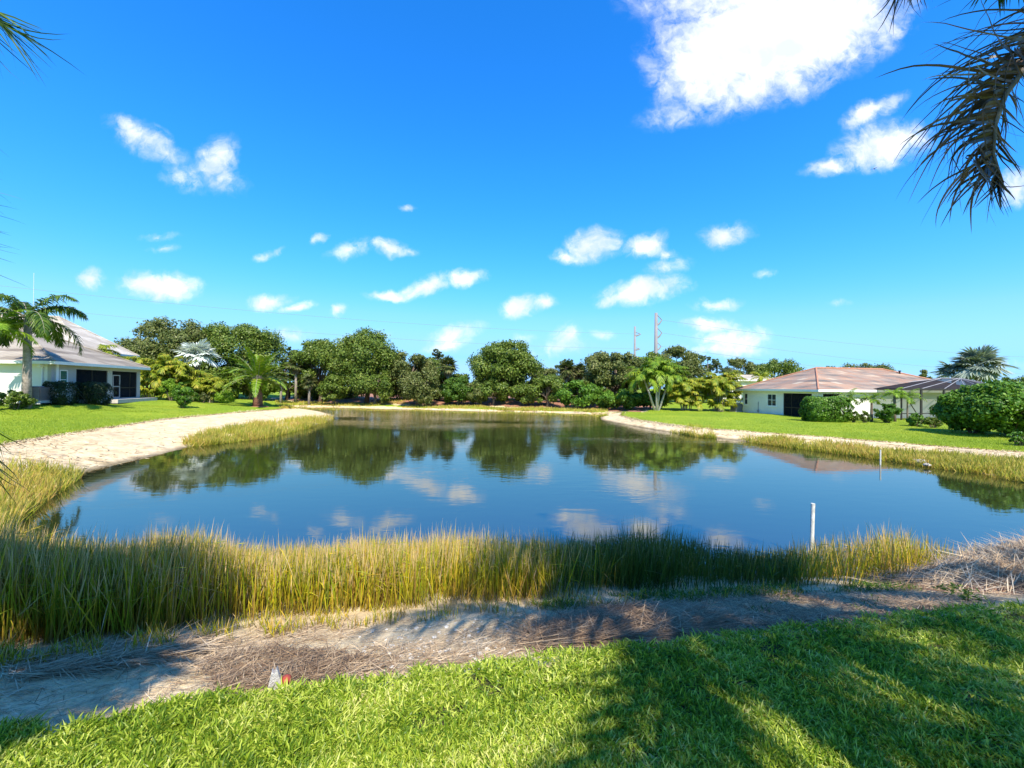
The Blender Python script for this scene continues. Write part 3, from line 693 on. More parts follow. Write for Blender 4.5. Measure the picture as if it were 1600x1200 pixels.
litter('dry_stem_patch', [(300, 1040), (420, 1010), (520, 1020), (600, 1040), (540, 1068), (420, 1085), (330, 1085)], 2600, 'brown patch of dry stems beside the wooden stake', .06, .2, 'darkstraw', .03, 2.)
litter('shaded_litter', [(1000, 940), (1200, 925), (1500, 915), (1560, 940), (1450, 952), (1200, 985), (1050, 1000), (980, 1000)], 5500, 'brown dead stems in the shade on the right of the sandy bank', .06, .26, 'darkstraw', .03, 1.6)
litter('shore_litter', [(0, 1040), (150, 1010), (330, 1000), (330, 1020), (200, 1045), (0, 1070)], 2600, 'grey dead stems lying before the shaded reeds', .1, .35, 'straw', .04, .6)
litter('leaf_litter', [(860, 1018), (1100, 985), (1300, 960), (1500, 945), (1500, 958), (1300, 980), (1100, 1003), (880, 1030)], 1800, 'dark dead leaves along the lawn edge on the right', .03, .09, 'darkstraw', .02, 1.5, rad=(.004, .009))

litter('sand_debris', [(0, 700), (150, 675), (300, 655), (440, 640), (480, 640), (400, 660), (280, 690), (240, 708), (130, 735), (0, 735)], 800, 'dark and pale debris bits scattered on the left sand bank', .06, .35, 'straw', .02, 1.5, rad=(.006, .02))
litter('bank_debris', [(975, 650), (1100, 671), (1300, 688), (1600, 709), (1600, 724), (1300, 695), (1100, 680), (960, 660)], 1500, 'brown debris along the top of the right bank', .05, .3, 'darkstraw', .02, 1.5, rad=(.006, .02))

# the pile of straw at the right
mb = MB()
cx, cy = X(1600, 5.0), 5.0
def mound_z(x, y):
    return .46 * np.exp(-(((x - 7.4) / 1.3) ** 2 + ((y - 5.7) / .75) ** 2)) + .20 * np.exp(-(((x - 5.8) / .75) ** 2 + ((y - 5.2) / .5) ** 2))
n = 15000
xy = np.column_stack([RNG.normal(6.9, 1.1, n), RNG.normal(5.35, .6, n)])
zt_, mk, _, _ = terrain(xy); hz_ = mound_z(xy[:, 0], xy[:, 1]); k = (hz_ > .02) & (mk < 2) & (xy[:, 1] > 4.2); xy = xy[k]; n = len(xy)
P = np.column_stack([xy, np.maximum(zt_[k], 0) + hz_[k] * rnd(n, .75, 1.08)])
a = RNG.normal(-.15, .55, n) + .6 * wob(xy, 1.5, 2); a = np.where(RNG.random(n) < .2, rnd(n, 0, PI), a)
e = .05
gx = (mound_z(xy[:, 0] + e, xy[:, 1]) - mound_z(xy[:, 0] - e, xy[:, 1])) / (2 * e); gy = (mound_z(xy[:, 0], xy[:, 1] + e) - mound_z(xy[:, 0], xy[:, 1] - e)) / (2 * e)
d = np.column_stack([np.cos(a), np.sin(a), np.cos(a) * gx + np.sin(a) * gy + RNG.normal(0, .12, n)]); d = norm(d)
blades(mb, P, d, rnd(n, .2, .6), rnd(n, .004, .008), rnd(n, -.05, .15), 4, norm(np.cross(d, np.array([0, -.3, 1.]) + RNG.normal(size=(n, 3)) * .3)))
o = mb.build('straw_pile', MAT['straw']); tag(o, 'tangled pile of dead reed straw on the right bank', 'straw pile', kind='stuff')
mb = MB()   # earth core of the pile
gx_, gy_ = np.meshgrid(np.linspace(4.4, 11, 70), np.linspace(4.3, 7, 40)); q = np.column_stack([gx_.ravel(), gy_.ravel()]); zq = terrain(q)[0]
jj = np.arange(len(q)).reshape(gx_.shape)
mb.add(np.column_stack([q, np.maximum(zq, -.2) + mound_z(q[:, 0], q[:, 1]) * .8 - .03]), np.stack([jj[:-1, :-1], jj[:-1, 1:], jj[1:, 1:], jj[1:, :-1]], -1).reshape(-1, 4))
o = mb.build('bank_mound', MAT['mulch'], smooth=True); tag(o, kind='structure')

# ------------------------------------------------------------------ trees
def crown_mesh(mb, c, rx, ry, rz, nl, nleaf, leaf=.34, lobe=(.16, .30), flat=0., bottom=-.85):
    """leaf clumps gathered in many lobes spread through an ellipsoid"""
    th = rnd(nl, 0, 2 * PI); cz = rnd(nl, bottom, 1); rr = np.sqrt(np.maximum(0, 1 - np.clip(cz, -1, 1) ** 2)); rad = rnd(nl, .45, .95) ** .6
    if flat: rr = rr ** flat
    C = np.column_stack([np.cos(th) * rr * rad * rx, np.sin(th) * rr * rad * ry, cz * rad * rz]) * .86
    lr = rnd(nl, *lobe) * (rx + rz) * .5 * (1.15 - .35 * np.abs(cz))
    w_ = lr ** 2; idx = RNG.choice(nl, nleaf, p=w_ / w_.sum())
    u = norm(RNG.normal(size=(nleaf, 3))); u[:, 2] = np.abs(u[:, 2]) * np.where(RNG.random(nleaf) < .64, 1, -1); u = norm(u)
    s = rnd(nleaf, .35, 1.08) ** .8 * (1 + .25 * np.sin(u[:, 0] * 7 + idx) * np.sin(u[:, 1] * 6 + idx * 2) )
    P = C[idx] + u * (lr[idx] * s)[:, None] * np.array([1, 1, .8]) + np.array(c)
    Nn = norm(u + RNG.normal(size=(nleaf, 3)) * .55); D_ = norm(np.cross(Nn, RNG.normal(size=(nleaf, 3))))
    sz = rnd(nleaf, .6, 1.3) * leaf
    diamonds(mb, P, D_, Nn, sz, sz * .62)
    return C + np.array(c), lr

def broad_tree(name, label, px, D, top, wpx, mat='oak', base_py=None, cb=.12, leaves=9000, lobes=46, group=None, cat='tree', leaf=.34, lobe=(.15, .28), depth=.9, trunk=True, zb=None):
    x = X(px, D); z0 = zf(x, D) if zb is None else zb
    zt = at_d(px, top, D).z; H = zt - z0; W = wpx / F * D
    t = thing(name, label, cat, (x, D, z0), 0, group)
    mb = MB(); c = np.array([0, 0, H * (.5 + cb / 2)]); leaf *= .8; leaves = int(leaves * 2.5); lobe = (lobe[0] * 1.15, lobe[1] * 1.25)
    C, lr = crown_mesh(mb, c, W / 2, W / 2 * depth, H * (1 - cb) / 2, lobes, leaves, leaf, lobe)
    mb.build('crown', MAT[mat], t)
    if trunk:
        tb = MB(); r0 = .022 * H + .06
        top_ = Vector((0, 0, H * .42)); tb.tube([(0, 0, -.2), (r0, 0, H * .15), (0, r0, H * .3), top_], [r0 * 1.2, r0, r0 * .85, r0 * .7], 8)
        for k in range(min(16, len(C))):
            e = Vector(C[k]); s0 = Vector((0, 0, H * random.uniform(.18, .42)))
            m1 = s0.lerp(e, .5) + Vector((random.uniform(-.3, .3), random.uniform(-.3, .3), random.uniform(-.1, .5)))
            tb.tube([s0, m1, e], [r0 * .45, r0 * .28, r0 * .08], 5)
        tb.build('trunk', MAT['bark'], t, smooth=True)
    return t

def pine_tree(label, px, D, top, wpx, crown_h=.35, group=None):
    x = X(px, D); z0 = zf(x, D); H = at_d(px, top, D).z - z0; W = wpx / F * D
    t = thing('pine_tree', label, 'pine', (x, D, z0), 0, group)
    tb = MB(); tb.tube([(0, 0, -.2), (.1, 0, H * .5), (0, .1, H * .97)], [.2, .15, .05], 8); mb = MB()
    for k in range(15):
        h = H * random.uniform(1 - crown_h, 1); a = random.uniform(0, 2 * PI); r = W / 2 * random.uniform(.3, 1) * (1.1 - .6 * (h / H - 1 + crown_h) / crown_h)
        e = Vector((math.cos(a) * r, math.sin(a) * r, h + .1)); tb.tube([(0, 0, h - .5), e], [.05, .02], 5)
        crown_mesh(mb, e, W * .16, W * .16, W * .09, 6, 420, .22, (.3, .5))
    tb.build('trunk', MAT['bark'], t, smooth=True); mb.build('crown', MAT['pine'], t); return t

def shrub(name, label, px, D, top, base, wpx, mat='shrub', leaves=3000, leaf=.12, lobes=26, cat='shrub', group=None, boxy=False, depth=1., lobe=(.18, .34), stem=True):
    x = X(px, D); z0 = at_d(px, base, D).z if base else zf(x, D); zg = zf(x, D); z0 = zg
    H = at_d(px, top, D).z - z0; W = wpx / F * D
    t = thing(name, label, cat, (x, D, z0), 0, group); mb = MB()
    if boxy:
        n = int(leaves * 1.8); u = RNG.uniform(-1, 1, (n, 3)); f = RNG.integers(0, 3, n); sg = np.where(RNG.random(n) < .5, -1, 1)
        u[np.arange(n), f] = sg * np.where(RNG.random(n) < .7, rnd(n, .8, 1.04), rnd(n, .1, .9)); u = np.sign(u) * np.abs(u) ** .8; u *= (1 + .10 * np.sin(u[:, 0] * 5 + u[:, 2] * 3) * np.sin(u[:, 1] * 4 + u[:, 2] * 6))[:, None]
        u *= (1 - .18 * (np.abs(u).sum(1) > 2.3))[:, None]
        P = u * np.array([W / 2, W / 2 * depth, H / 2]) + np.array([0, 0, H / 2]); Nn = norm(u + RNG.normal(size=(n, 3)) * .6)
        D_ = norm(np.cross(Nn, RNG.normal(size=(n, 3)))); sz = rnd(n, .7, 1.3) * leaf; diamonds(mb, P, D_, Nn, sz, sz * .6)
    else:
        crown_mesh(mb, (0, 0, H * .50), W / 2, W / 2 * depth, H * .5, lobes, int(leaves * 1.3), leaf, lobe, bottom=-1)
    mb.build('foliage', MAT[mat], t)
    if stem:
        tb = MB()
        for k in range(6):
            a = k * 1.05; e = Vector((math.cos(a) * W * .28, math.sin(a) * W * .28, H * .6)); tb.tube([(math.cos(a) * .05, math.sin(a) * .05, -.1), e * .5, e], [.035, .025, .012], 5)
        tb.build('stem', MAT['bark'], t)
    return t

# palms ------------------------------------------------------------
def frond(mb, rb, base, az, el, L, bend, nleaf=44, ll=.55, lw=.035, spread=.95, droop=.5, plume=.25, seg=2, rr=.018, bare=.12, twist=0.):
    """one feather leaf: a curving midrib with leaflets down both sides"""
    m = 14; pts = []; p = Vector(base); ds = L / m; h = Vector((math.cos(az), math.sin(az), 0)); sidev = Vector((-h.y, h.x, 0))
    dirs = []
    for k in range(m + 1):
        pts.append(p.copy()); e = el - bend * (k / m) ** 1.2
        d = (h * math.cos(e) + Vector((0, 0, 1)) * math.sin(e) + sidev * twist * (k / m)).normalized(); dirs.append(d); p = p + d * ds
    rb.tube(pts, [rr * (1 - .85 * k / m) for k in range(m + 1)], 5)
    A = np.array([tuple(q) for q in pts]); DD = np.array([tuple(q) for q in dirs])
    t = np.linspace(bare, .995, nleaf); f = t * m; i = np.minimum(f.astype(int), m - 1); fr = (f - i)[:, None]
    P = A[i] * (1 - fr) + A[i + 1] * fr; T = norm(DD[i] * (1 - fr) + DD[i + 1] * fr)
    S = np.array([sidev.x, sidev.y, 0.]); U = norm(np.cross(S, T)); U = np.where(U[:, 2:3] < 0, -U, U)
    ln = ll * np.sin(PI * np.clip(t * .83 + .13, 0, 1)) ** .7
    for sgn in (-1, 1):
        fwd = spread * rnd(nleaf, .75, 1.25)[:, None]; 
        d = S * sgn + T * (.35 + .9 * t[:, None]) * fwd + U * RNG.normal(.12, plume, nleaf)[:, None]
        d = norm(d); side = norm(np.cross(d, U + RNG.normal(size=(nleaf, 3)) * .15))
        blades(mb, P, d, ln * rnd(nleaf, .85, 1.12), lw * (.7 + .3 * np.sin(PI * t)), droop * rnd(nleaf, .7, 1.3), seg, side)

def feather_palm(name, label, px, D, crown_py, base_py=None, mat='palm', L=2.6, nf=15, trunk_r=.13, lean=(0, 0), ll=.6, droop=.5, bend=(1.3, 2.0), el=(.1, 1.35), cat='palm tree', group=None, nleaf=44, trunkmat='palmtrunk', plume=.25, lw=.045, xyz=None, zc=None, zb=None, seg=2, each=False, azs=None, shaft=False):
    if xyz: x, y = xyz
    else: x, y = X(px, D), D
    z0 = zf(x, y) if zb is None else zb; H = (at_d(px, crown_py, D).z if zc is None else zc) - z0
    t = thing(name, label, cat, (x, y, z0), 0, group)
    top = Vector((lean[0], lean[1], H)); pts = [Vector((0, 0, -.1)), Vector((lean[0] * .25, lean[1] * .25, H * .35)), Vector((lean[0] * .65, lean[1] * .65, H * .7)), top]
    tb = MB(); tb.tube(pts, [trunk_r * 1.2, trunk_r, trunk_r * .9, trunk_r * .8], 10); tb.build('trunk', MAT[trunkmat], t, smooth=True)
    if shaft:
        sb = MB(); sb.tube([top - Vector((0, 0, .1)), top + Vector((0, 0, .45)), top + Vector((0, 0, .8))], [trunk_r * .95, trunk_r * .75, trunk_r * .3], 8); sb.build('crownshaft', MAT['lime'], t, smooth=True); top = top + Vector((0, 0, .6))
    mb = MB(); rb = MB()
    for k in range(nf):
        if each: mb = MB(); rb = MB()
        a = (k * 2.39996 + random.uniform(-.2, .2)) if azs is None else azs[k]; f = k / max(1, nf - 1)
        e = el[1] + (el[0] - el[1]) * f; frond(mb, rb, top + Vector((math.cos(a), math.sin(a), 0)) * trunk_r * .5, a, e + random.uniform(-.1, .1), L * random.uniform(.85, 1.1), bend[0] + (bend[1] - bend[0]) * random.random(), nleaf, ll, lw, droop=droop, plume=plume, rr=.012 * L / 1.5, seg=seg)
        if each:
            fo = mb.build('frond', MAT[mat], t); rb.build('midrib', MAT['lime'] if mat != 'hang' else MAT['palmtrunk'], fo)
    if not each: mb.build('crown', MAT[mat], t); rb.build('midribs', MAT['lime'] if mat in ('lime', 'areca') else MAT['palmtrunk'], t)
    return t

def fan_leaf(mb, pb, base, az, el, pet, R, nseg=26, w=.07, fold=.3, droop=.15):
    h = Vector((math.cos(az), math.sin(az), 0)); d = (h * math.cos(el) + Vector((0, 0, 1)) * math.sin(el)).normalized()
    b = Vector(base); mid = b + d * pet * .5; c = b + d * pet - Vector((0, 0, pet * .1)); pb.tube([b, mid, c], [.03, .022, .015], 5)
    side = Vector((-h.y, h.x, 0)); up = side.cross(d)
    if up.z < 0: up = -up
    tilt = -.35 + random.uniform(-.2, .2); ax = (d * math.cos(tilt) + up * math.sin(tilt)).normalized(); nrm = side.cross(ax).normalized()
    a = np.linspace(-2.2, 2.2, nseg); ax_, sd, nr = np.array(ax), np.array(side), np.array(nrm)
    dd = norm(np.cos(a)[:, None] * ax_ + np.sin(a)[:, None] * sd + nr * (fold * (np.abs(a) / 2.2)[:, None]) + RNG.normal(0, .05, (nseg, 3)))
    P = np.tile(np.array(c), (nseg, 1)); sv = norm(np.cross(dd, nr + RNG.normal(size=(nseg, 3)) * .25))
    blades(mb, P, dd, R * (1 - .18 * (np.abs(a) / 2.2)) * rnd(nseg, .9, 1.05), w, droop, 3, sv)

def fan_palm(name, label, px, D, crown_py, mat='sabal', R=.9, pet=.9, nf=22, trunk_r=.15, skirt=0, w=.09, group=None, cat='palm tree', el=(-.5, 1.4), zb=None, nseg=26):
    x = X(px, D); z0 = zf(x, D) if zb is None else zb; H = at_d(px, crown_py, D).z - z0
    t = thing(name, label, cat, (x, D, z0), 0, group)
    tb = MB(); tb.tube([(0, 0, -.1), (.04, 0, H * .5), (0, 0, H)], [trunk_r * 1.2, trunk_r, trunk_r], 10); tb.build('trunk', MAT['palmtrunk'], t, smooth=True)
    mb = MB(); pb = MB()
    for k in range(nf):
        f = k / (nf - 1); fan_leaf(mb, pb, (0, 0, H), k * 2.39996, el[1] + (el[0] - el[1]) * f, pet * random.uniform(.8, 1.15), R * random.uniform(.85, 1.1), nseg, w)
    mb.build('crown', MAT[mat], t); pb.build('leaf_stalks', MAT['palmtrunk'] if mat == 'sabal' else MAT[mat], t)
    if skirt:
        sb = MB(); s2 = MB()
        for k in range(skirt): fan_leaf(sb, s2, (0, 0, H - .1 - .3 * random.random()), k * 2.4, -1.0 - .4 * random.random(), pet * .5, R * .75, 16, w)
        sb.build('dead_leaf_skirt', MAT['deadfrond'], t)
    return t

def areca_clump(label, px, D, top, wpx, group=None, nst=9, nfr=5, mat='areca', L=1.7, cat='palm clump'):
    """many thin canes, each with its own arching feather leaves"""
    x = X(px, D); z0 = zf(x, D); H = at_d(px, top, D).z - z0; W = wpx / F * D
    t = thing('areca_palm_clump', label, cat, (x, D, z0), 0, group)
    tb = MB(); mb = MB(); rb = MB()
    for k in range(nst):
        a = k * 2.4; r = W * .34 * math.sqrt((k + .5) / nst); hh = H * random.uniform(.25, .74) * (1.06 - .3 * (k / nst)); e = Vector((math.cos(a) * r, math.sin(a) * r * .8, hh))
        tb.tube([(math.cos(a) * r * .35, math.sin(a) * r * .35, -.1), e * .6, e], [.05, .04, .035], 6)
        for j in range(nfr):
            frond(mb, rb, e, a + j * 2 * PI / nfr + random.uniform(-.4, .4), random.uniform(.35, 1.35), L * random.uniform(.9, 1.3), random.uniform(1.3, 2.3), 30, .56, .095, droop=.6, plume=.3)
    for j in range(nst):
        frond(mb, rb, (random.uniform(-.3, .3) * W, random.uniform(-.3, .3) * W, H * .12), random.uniform(0, 2 * PI), random.uniform(.5, 1.2), L, random.uniform(1.2, 2), 28, .5, .095, droop=.6)
    mb.build('leaves', MAT[mat], t); rb.build('midribs', MAT['lime'], t); tb.build('canes', MAT['palmtrunk'], t); return t

# background wood across the pond
OG = 'oaks and bushes across the pond'
broad_tree('oak_tree', 'wide rounded oak behind the left house, left half of its crown mass', 272, 58, 494, 150, 'oak_grey', leaves=15000, lobes=60, group=OG, leaf=.36)
broad_tree('oak_tree', 'wide oak behind the date palm, right half of the left crown mass', 368, 60, 497, 150, 'oak', leaves=15000, lobes=60, group=OG, leaf=.36)
broad_tree('oak_tree', 'tallest dark green oak left of centre on the far shore', 572, 58, 508, 118, 'oak', leaves=17000, lobes=64, group=OG)
broad_tree('oak_tree', 'oak filling the gap left of the tallest far oak', 500, 60, 528, 84, 'oak', leaves=10000, lobes=44, group=OG)
broad_tree('oak_tree', 'lower greyish oak just right of the tallest far oak', 638, 59, 545, 92, 'oak_grey', leaves=9000, lobes=44, group=OG)
broad_tree('oak_tree', 'broad dome shaped oak at the middle of the far shore', 786, 57, 530, 122, 'oak', leaves=16000, lobes=60, group=OG)
broad_tree('oak_tree', 'dark oak left of the two power poles', 962, 53, 541, 104, 'oak_grey', leaves=14000, lobes=54, group=OG)
broad_tree('oak_tree', 'oak behind the triple trunk palm and under the tall power pole', 1058, 62, 537, 78, 'oak_grey', leaves=9000, lobes=40, group=OG)
broad_tree('oak_tree', 'small oak between the two power poles', 1012, 60, 545, 60, 'oak', leaves=7000, lobes=34, group=OG)
broad_tree('oak_tree', 'distant oak left of the terracotta roof', 1205, 80, 556, 84, 'oak', leaves=8000, lobes=40, group=OG, cb=.1)
broad_tree('oak_tree', 'thin crowned distant oak over the palm clumps', 1158, 78, 556, 54, 'oak_grey', leaves=4500, lobes=30, group=OG, cb=.2)
broad_tree('oak_tree', 'flat topped distant tree behind the terracotta roof ridge', 1352, 90, 564, 96, 'oak_grey', leaves=8000, lobes=40, group=OG)
broad_tree('oak_tree', 'distant tree tips at the left end of the terracotta ridge', 1292, 95, 567, 40, 'oak_grey', leaves=3000, lobes=20, group=OG)
broad_tree('oak_tree', 'tiny distant tree top right of the terracotta roof', 1443, 95, 577, 22, 'oak_grey', leaves=1500, lobes=12, group=OG)
broad_tree('oak_tree', 'distant tree at the right edge beyond the pool cage', 1590, 95, 577, 50, 'oak', leaves=2500, lobes=16, group=OG)
broad_tree('oak_tree', 'bushy tree between the date palm and the far oaks', 447, 62, 560, 60, 'oak', leaves=6000, lobes=30, group=OG)
broad_tree('oak_tree', 'lower tree mass left of the wide dome oak', 700, 60, 572, 70, 'oak', leaves=6000, lobes=30, group=OG, cb=.0)
broad_tree('oak_tree', 'low tree right of the wide dome oak', 858, 60, 580, 60, 'oak', leaves=5000, lobes=30, group=OG, cb=.0)
broad_tree('oak_tree', 'oak filling the dip right of the low greyish oak', 676, 63, 556, 62, 'oak', leaves=7000, lobes=32, group=OG, cb=0)
broad_tree('oak_tree', 'olive tree between the dome oak and the two sabal palms', 850, 64, 566, 56, 'oak_grey', leaves=6000, lobes=32, group=OG, cb=0)
broad_tree('oak_tree', 'olive tree behind the two sabal palms', 905, 66, 568, 60, 'oak_grey', leaves=6000, lobes=32, group=OG, cb=0)
for px, D, top, wp, mt, lb in [(655, 54, 574, 66, 'oak_grey', 'rounded olive bush in front of the low greyish oak'), (585, 55, 570, 70, 'oak', 'dark bush at the foot of the tallest far oak'), (520, 55.5, 583, 50, 'oak', 'bush at the left foot of the tallest far oak'), (715, 55, 588, 60, 'shrub', 'mid green bush below the fan palm crown'),
                            (855, 53, 588, 66, 'oak', 'bush right of the wide dome oak'), (905, 51, 592, 66, 'seagrape', 'bright broad leaved bush left of the dark oak'), (962, 49.5, 606, 70, 'seagrape', 'low broad leaved bush before the dark oak'), (1015, 49, 608, 56, 'seagrape', 'low broad leaved bush behind the triple palm'), (770, 54, 590, 54, 'oak', 'bush at the foot of the wide dome oak'), (745, 53.5, 596, 36, 'oak_grey', 'small grey green bush in the middle of the far shore'), (818, 54, 596, 44, 'oak', 'dark bush under the right side of the dome oak')]:
    broad_tree('bush', lb, px, D, top, wp, mt, cb=.0, leaves=5200, lobes=26, group=OG, cat='bush', leaf=.3 if mt != 'seagrape' else .38, lobe=(.2, .34), trunk=True)
for px, D, top, wp, lb in [(300, 56, 560, 120, 'shaded undergrowth under the left oak crowns'), (390, 58, 570, 120, 'dark undergrowth behind the date palm'), (240, 60, 560, 80, 'dark bushes behind the areca clumps'), (930, 62, 590, 120, 'dark thicket behind the bushes right of centre'), (640, 64, 590, 160, 'dark thicket behind the olive bush'), (520, 66, 585, 160, 'dark thicket behind the small sabal palms'), (760, 66, 590, 160, 'dark thicket behind the dome oak'), (1090, 60, 590, 130, 'dark thicket behind the areca clumps on the right'), (1180, 66, 600, 120, 'dark thicket left of the terracotta house')]:
    broad_tree('thicket', lb, px, D, top, wp, 'oak', cb=-.05, leaves=5500, lobes=40, group=OG, cat='thicket', leaf=.5, lobe=(.14, .24), trunk=True, depth=.5)
PG = 'pines above the far trees'
pine_tree('small topped pine above the date palm and oaks', 452, 66, 545, 36, group=PG)
pine_tree('flat topped pine left of the dome oak', 683, 70, 546, 30, .3, PG)
pine_tree('spreading pine top right of the dome oak', 884, 68, 564, 34, .4, PG)
pine_tree('open crowned pine above the areca clumps at right', 1106, 70, 559, 44, .35, PG)
SG = 'sabal palms on the far shore'
fan_palm('sabal_palm', 'tall sabal palm beside the far oaks with pale trunk', 462, 58, 571, 'sabal', .95, .8, 22, .17, 10, .10, SG)
fan_palm('sabal_palm', 'short sabal palm with a pale dead leaf skirt, left one', 439, 55, 592, 'sabal', .8, .7, 18, .15, 8, .10, SG)
fan_palm('sabal_palm', 'short sabal palm with a white skirt beside the mulch', 483, 55, 596, 'sabal', .8, .6, 16, .15, 12, .10, SG)
fan_palm('sabal_palm', 'sabal palm crown with brown skirt among the middle trees', 700, 56, 572, 'sabal', 1.0, .8, 26, .17, 20, .12, SG)
fan_palm('sabal_palm', 'sabal palm crown with brown leaves right of the dome oak', 885, 56, 577, 'sabal', 1.1, .7, 22, .17, 18, .12, SG)
fan_palm('sabal_palm', 'sabal palm beside another right of the dome oak', 905, 57, 580, 'sabal', 1.0, .7, 20, .17, 10, .12, SG)
# left garden
AG = 'areca palm clumps by the houses'
areca_clump('yellow green areca clump at the far corner of the left house', 232, 42, 530, 62, AG, 12, 5)
areca_clump('areca clump in the middle of the left garden row', 268, 43, 540, 56, AG, 12, 5)
areca_clump('areca clump below the silver fan palm', 300, 44, 548, 54, AG, 12, 5)
areca_clump('small areca clump at the right end of the left row', 330, 44, 578, 36, AG, 7, 5, L=1.2)
areca_clump('areca clump rising behind the left house roof', 152, 41, 500, 78, AG, 14, 6)
fan_palm('silver_fan_palm', 'silver fan palm above the areca clumps in the left garden', 308, 46, 556, 'silver', 1.35, 1.1, 24, .25, 0, .17, el=(-.3, 1.35), nseg=30)
t = feather_palm('date_palm', 'stout date palm with upright arching leaves in the left garden', 403, 43, 592, None, 'palm', 3.9, 34, .42, ll=.55, droop=.15, bend=(.7, 1.25), el=(-.05, 1.4), nleaf=70, trunkmat='datetrunk', plume=.15, lw=.085)
mb = MB(); n = 500; u = norm(RNG.normal(size=(n, 3))); H_ = at_d(403, 592, 43).z - zf(X(403, 43), 43)
blades(mb, np.array([0, 0, H_ * .78]) + u * np.array([.55, .55, .5]), norm(u + [0, 0, .3]), rnd(n, .25, .5), .08, .3, 2); mb.build('fern_collar', MAT['lime'], t)
mb = MB(); mb.tube([(0, 0, -.1), (0, 0, .12)], [1.1, .9], 20); mb.build('mulch_ring', MAT['mulch'], t)
feather_palm('royal_palm', 'tall palm with dark drooping leaves in front of the left house', 42, 24.5, 494, None, 'royal', 3.4, 12, .2, ll=.62, droop=.7, bend=(1.5, 2.2), el=(-.1, 1.15), nleaf=80, plume=.45, lw=.075, shaft=False, azs=[.0, 2.6, 1.2, -1.2, .35, 3.6, -2.2, -.5, 1.9, 2.9, -1.7, .8])
feather_palm('christmas_palm', 'bright lime green palm crown at the left edge beside the royal palm', -8, 23, 520, None, 'lime', 2.1, 13, .12, ll=.5, droop=.4, bend=(1.2, 2.0), el=(0, 1.3), nleaf=46, lw=.06)
feather_palm('christmas_palm', 'lime palm with broad curved leaves against the left roof', 46, 25.5, 513, None, 'lime', 1.9, 8, .10, ll=.45, droop=.4, bend=(1.6, 2.2), el=(.2, 1.2), nleaf=40, lw=.07)
shrub('clipped_shrub', 'dark clipped round shrub beside the left house window', 92, 27, 597, 626, 36, 'dark_shrub', 3600, .09, boxy=True, depth=.8, group='dark clipped shrubs at the left house')
shrub('clipped_shrub', 'wide dark clipped hedge before the left screened porch', 141, 29.5, 598, 627, 50, 'dark_shrub', 4800, .09, boxy=True, depth=.6, group='dark clipped shrubs at the left house')
shrub('shrub', 'loose shrub with mixed leaves at the left edge by the trunk', 25, 24, 608, 634, 46, 'oak', 3200, .11)
shrub('shrub', 'small leafy green shrub alone on the left lawn', 286, 34, 596, 627, 28, 'seagrape', 2600, .15, depth=.9)
shrub('shrub', 'bright green bush behind the lone lawn shrub', 268, 38, 591, 616, 34, 'lime', 2600, .14)
shrub('grass_clump', 'fine leaved pale green clump in the left garden', 353, 42, 608, 622, 30, 'lime', 1800, .14, cat='shrub', stem=False)
shrub('shrub', 'small brownish bush beside the pale garden clump', 318, 42, 611, 622, 18, 'sabal', 900, .14)
shrub('shrub', 'low green bush left of the date palm', 300, 41, 612, 622, 20, 'shrub', 900, .14)
# right garden
t = thing('queen_palm', 'palm with several slender trunks at the corner of the right lawn', 'palm tree', (X(1026, 46), 46, zf(X(1026, 46), 46)))
mb = MB(); rb = MB()
for k, (dx, bx_, hy) in enumerate([(-1.6, -.3, 590), (-.1, 0, 576), (.7, .1, 582), (1.7, .4, 588)]):
    H_ = at_d(1026, hy, 46).z - t.location.z; tb = MB()
    tb.tube([(bx_ * .5, 0, -.1), (bx_ + dx * .35, .2 * k - .3, H_ * .5), (dx, .3 * k - .4, H_)], [.14, .10, .085], 8); tb.build('trunk', MAT['slab'], t, smooth=True)
    for j in range(13):
        frond(mb, rb, (dx, .3 * k - .4, H_), j * 2.4 + k, 1.3 - 1.5 * j / 13, 2.8 * random.uniform(.85, 1.1), random.uniform(1.4, 2.1), 54, .7, .085, droop=.5, plume=.35)
mb.build('crown', MAT['palm'], t); rb.build('midribs', MAT['lime'], t)
areca_clump('areca clump beside the slender trunked palm on the right', 1072, 46, 566, 56, AG, 14, 5)
areca_clump('tall orange tinged areca clump beside the right house', 1122, 45, 563, 60, AG, 16, 5)
areca_clump('small pale areca against the air conditioner', 1148, 47, 590, 34, AG, 7, 5, L=1.2)
feather_palm('young_palm', 'small palm top showing behind the left hip of the terracotta roof', 1190, 60, 590, None, 'areca', 1.9, 12, .1, ll=.45, nleaf=32, lw=.07)
shrub('hedge', 'big bright rounded hedge hiding the corner of the terracotta house', 1290, 32.5, 621, 655, 60, 'seagrape', 7500, .15, lobes=60, boxy=True, depth=.6, cat='hedge')
shrub('shrub', 'light green shrub left of the pool cage', 1387, 32, 628, 656, 38, 'seagrape', 3400, .14, depth=.8)
shrub('shrub', 'small dark bush, left of a pair against the white wall', 1334, 32, 641, 654, 16, 'oak', 1100, .10, group='small bushes on the white wall')
shrub('shrub', 'small dark bush beside the young palm trunk', 1352, 32, 641, 654, 16, 'oak', 1100, .10, group='small bushes on the white wall')
YG = 'young palms before the right house'
feather_palm('young_palm', 'slim young palm against the white wall', 1362, 33, 624, None, 'palm', 1.0, 10, .09, ll=.35, nleaf=28, group=YG, trunkmat='bark')
feather_palm('young_palm', 'young palm with upright leaves beside the pool cage', 1398, 33, 616, None, 'lime', .9, 11, .10, ll=.3, nleaf=28, group=YG, trunkmat='bark')
feather_palm('young_palm', 'young palm over the big rounded hedge', 1325, 34, 622, None, 'palm', 1.2, 9, .06, ll=.35, nleaf=28, group=YG, trunkmat='bark')
feather_palm('young_palm', 'young palm showing inside the pool cage corner', 1418, 34.5, 622, None, 'palm', 1.2, 9, .06, ll=.35, nleaf=28, group=YG, trunkmat='bark')
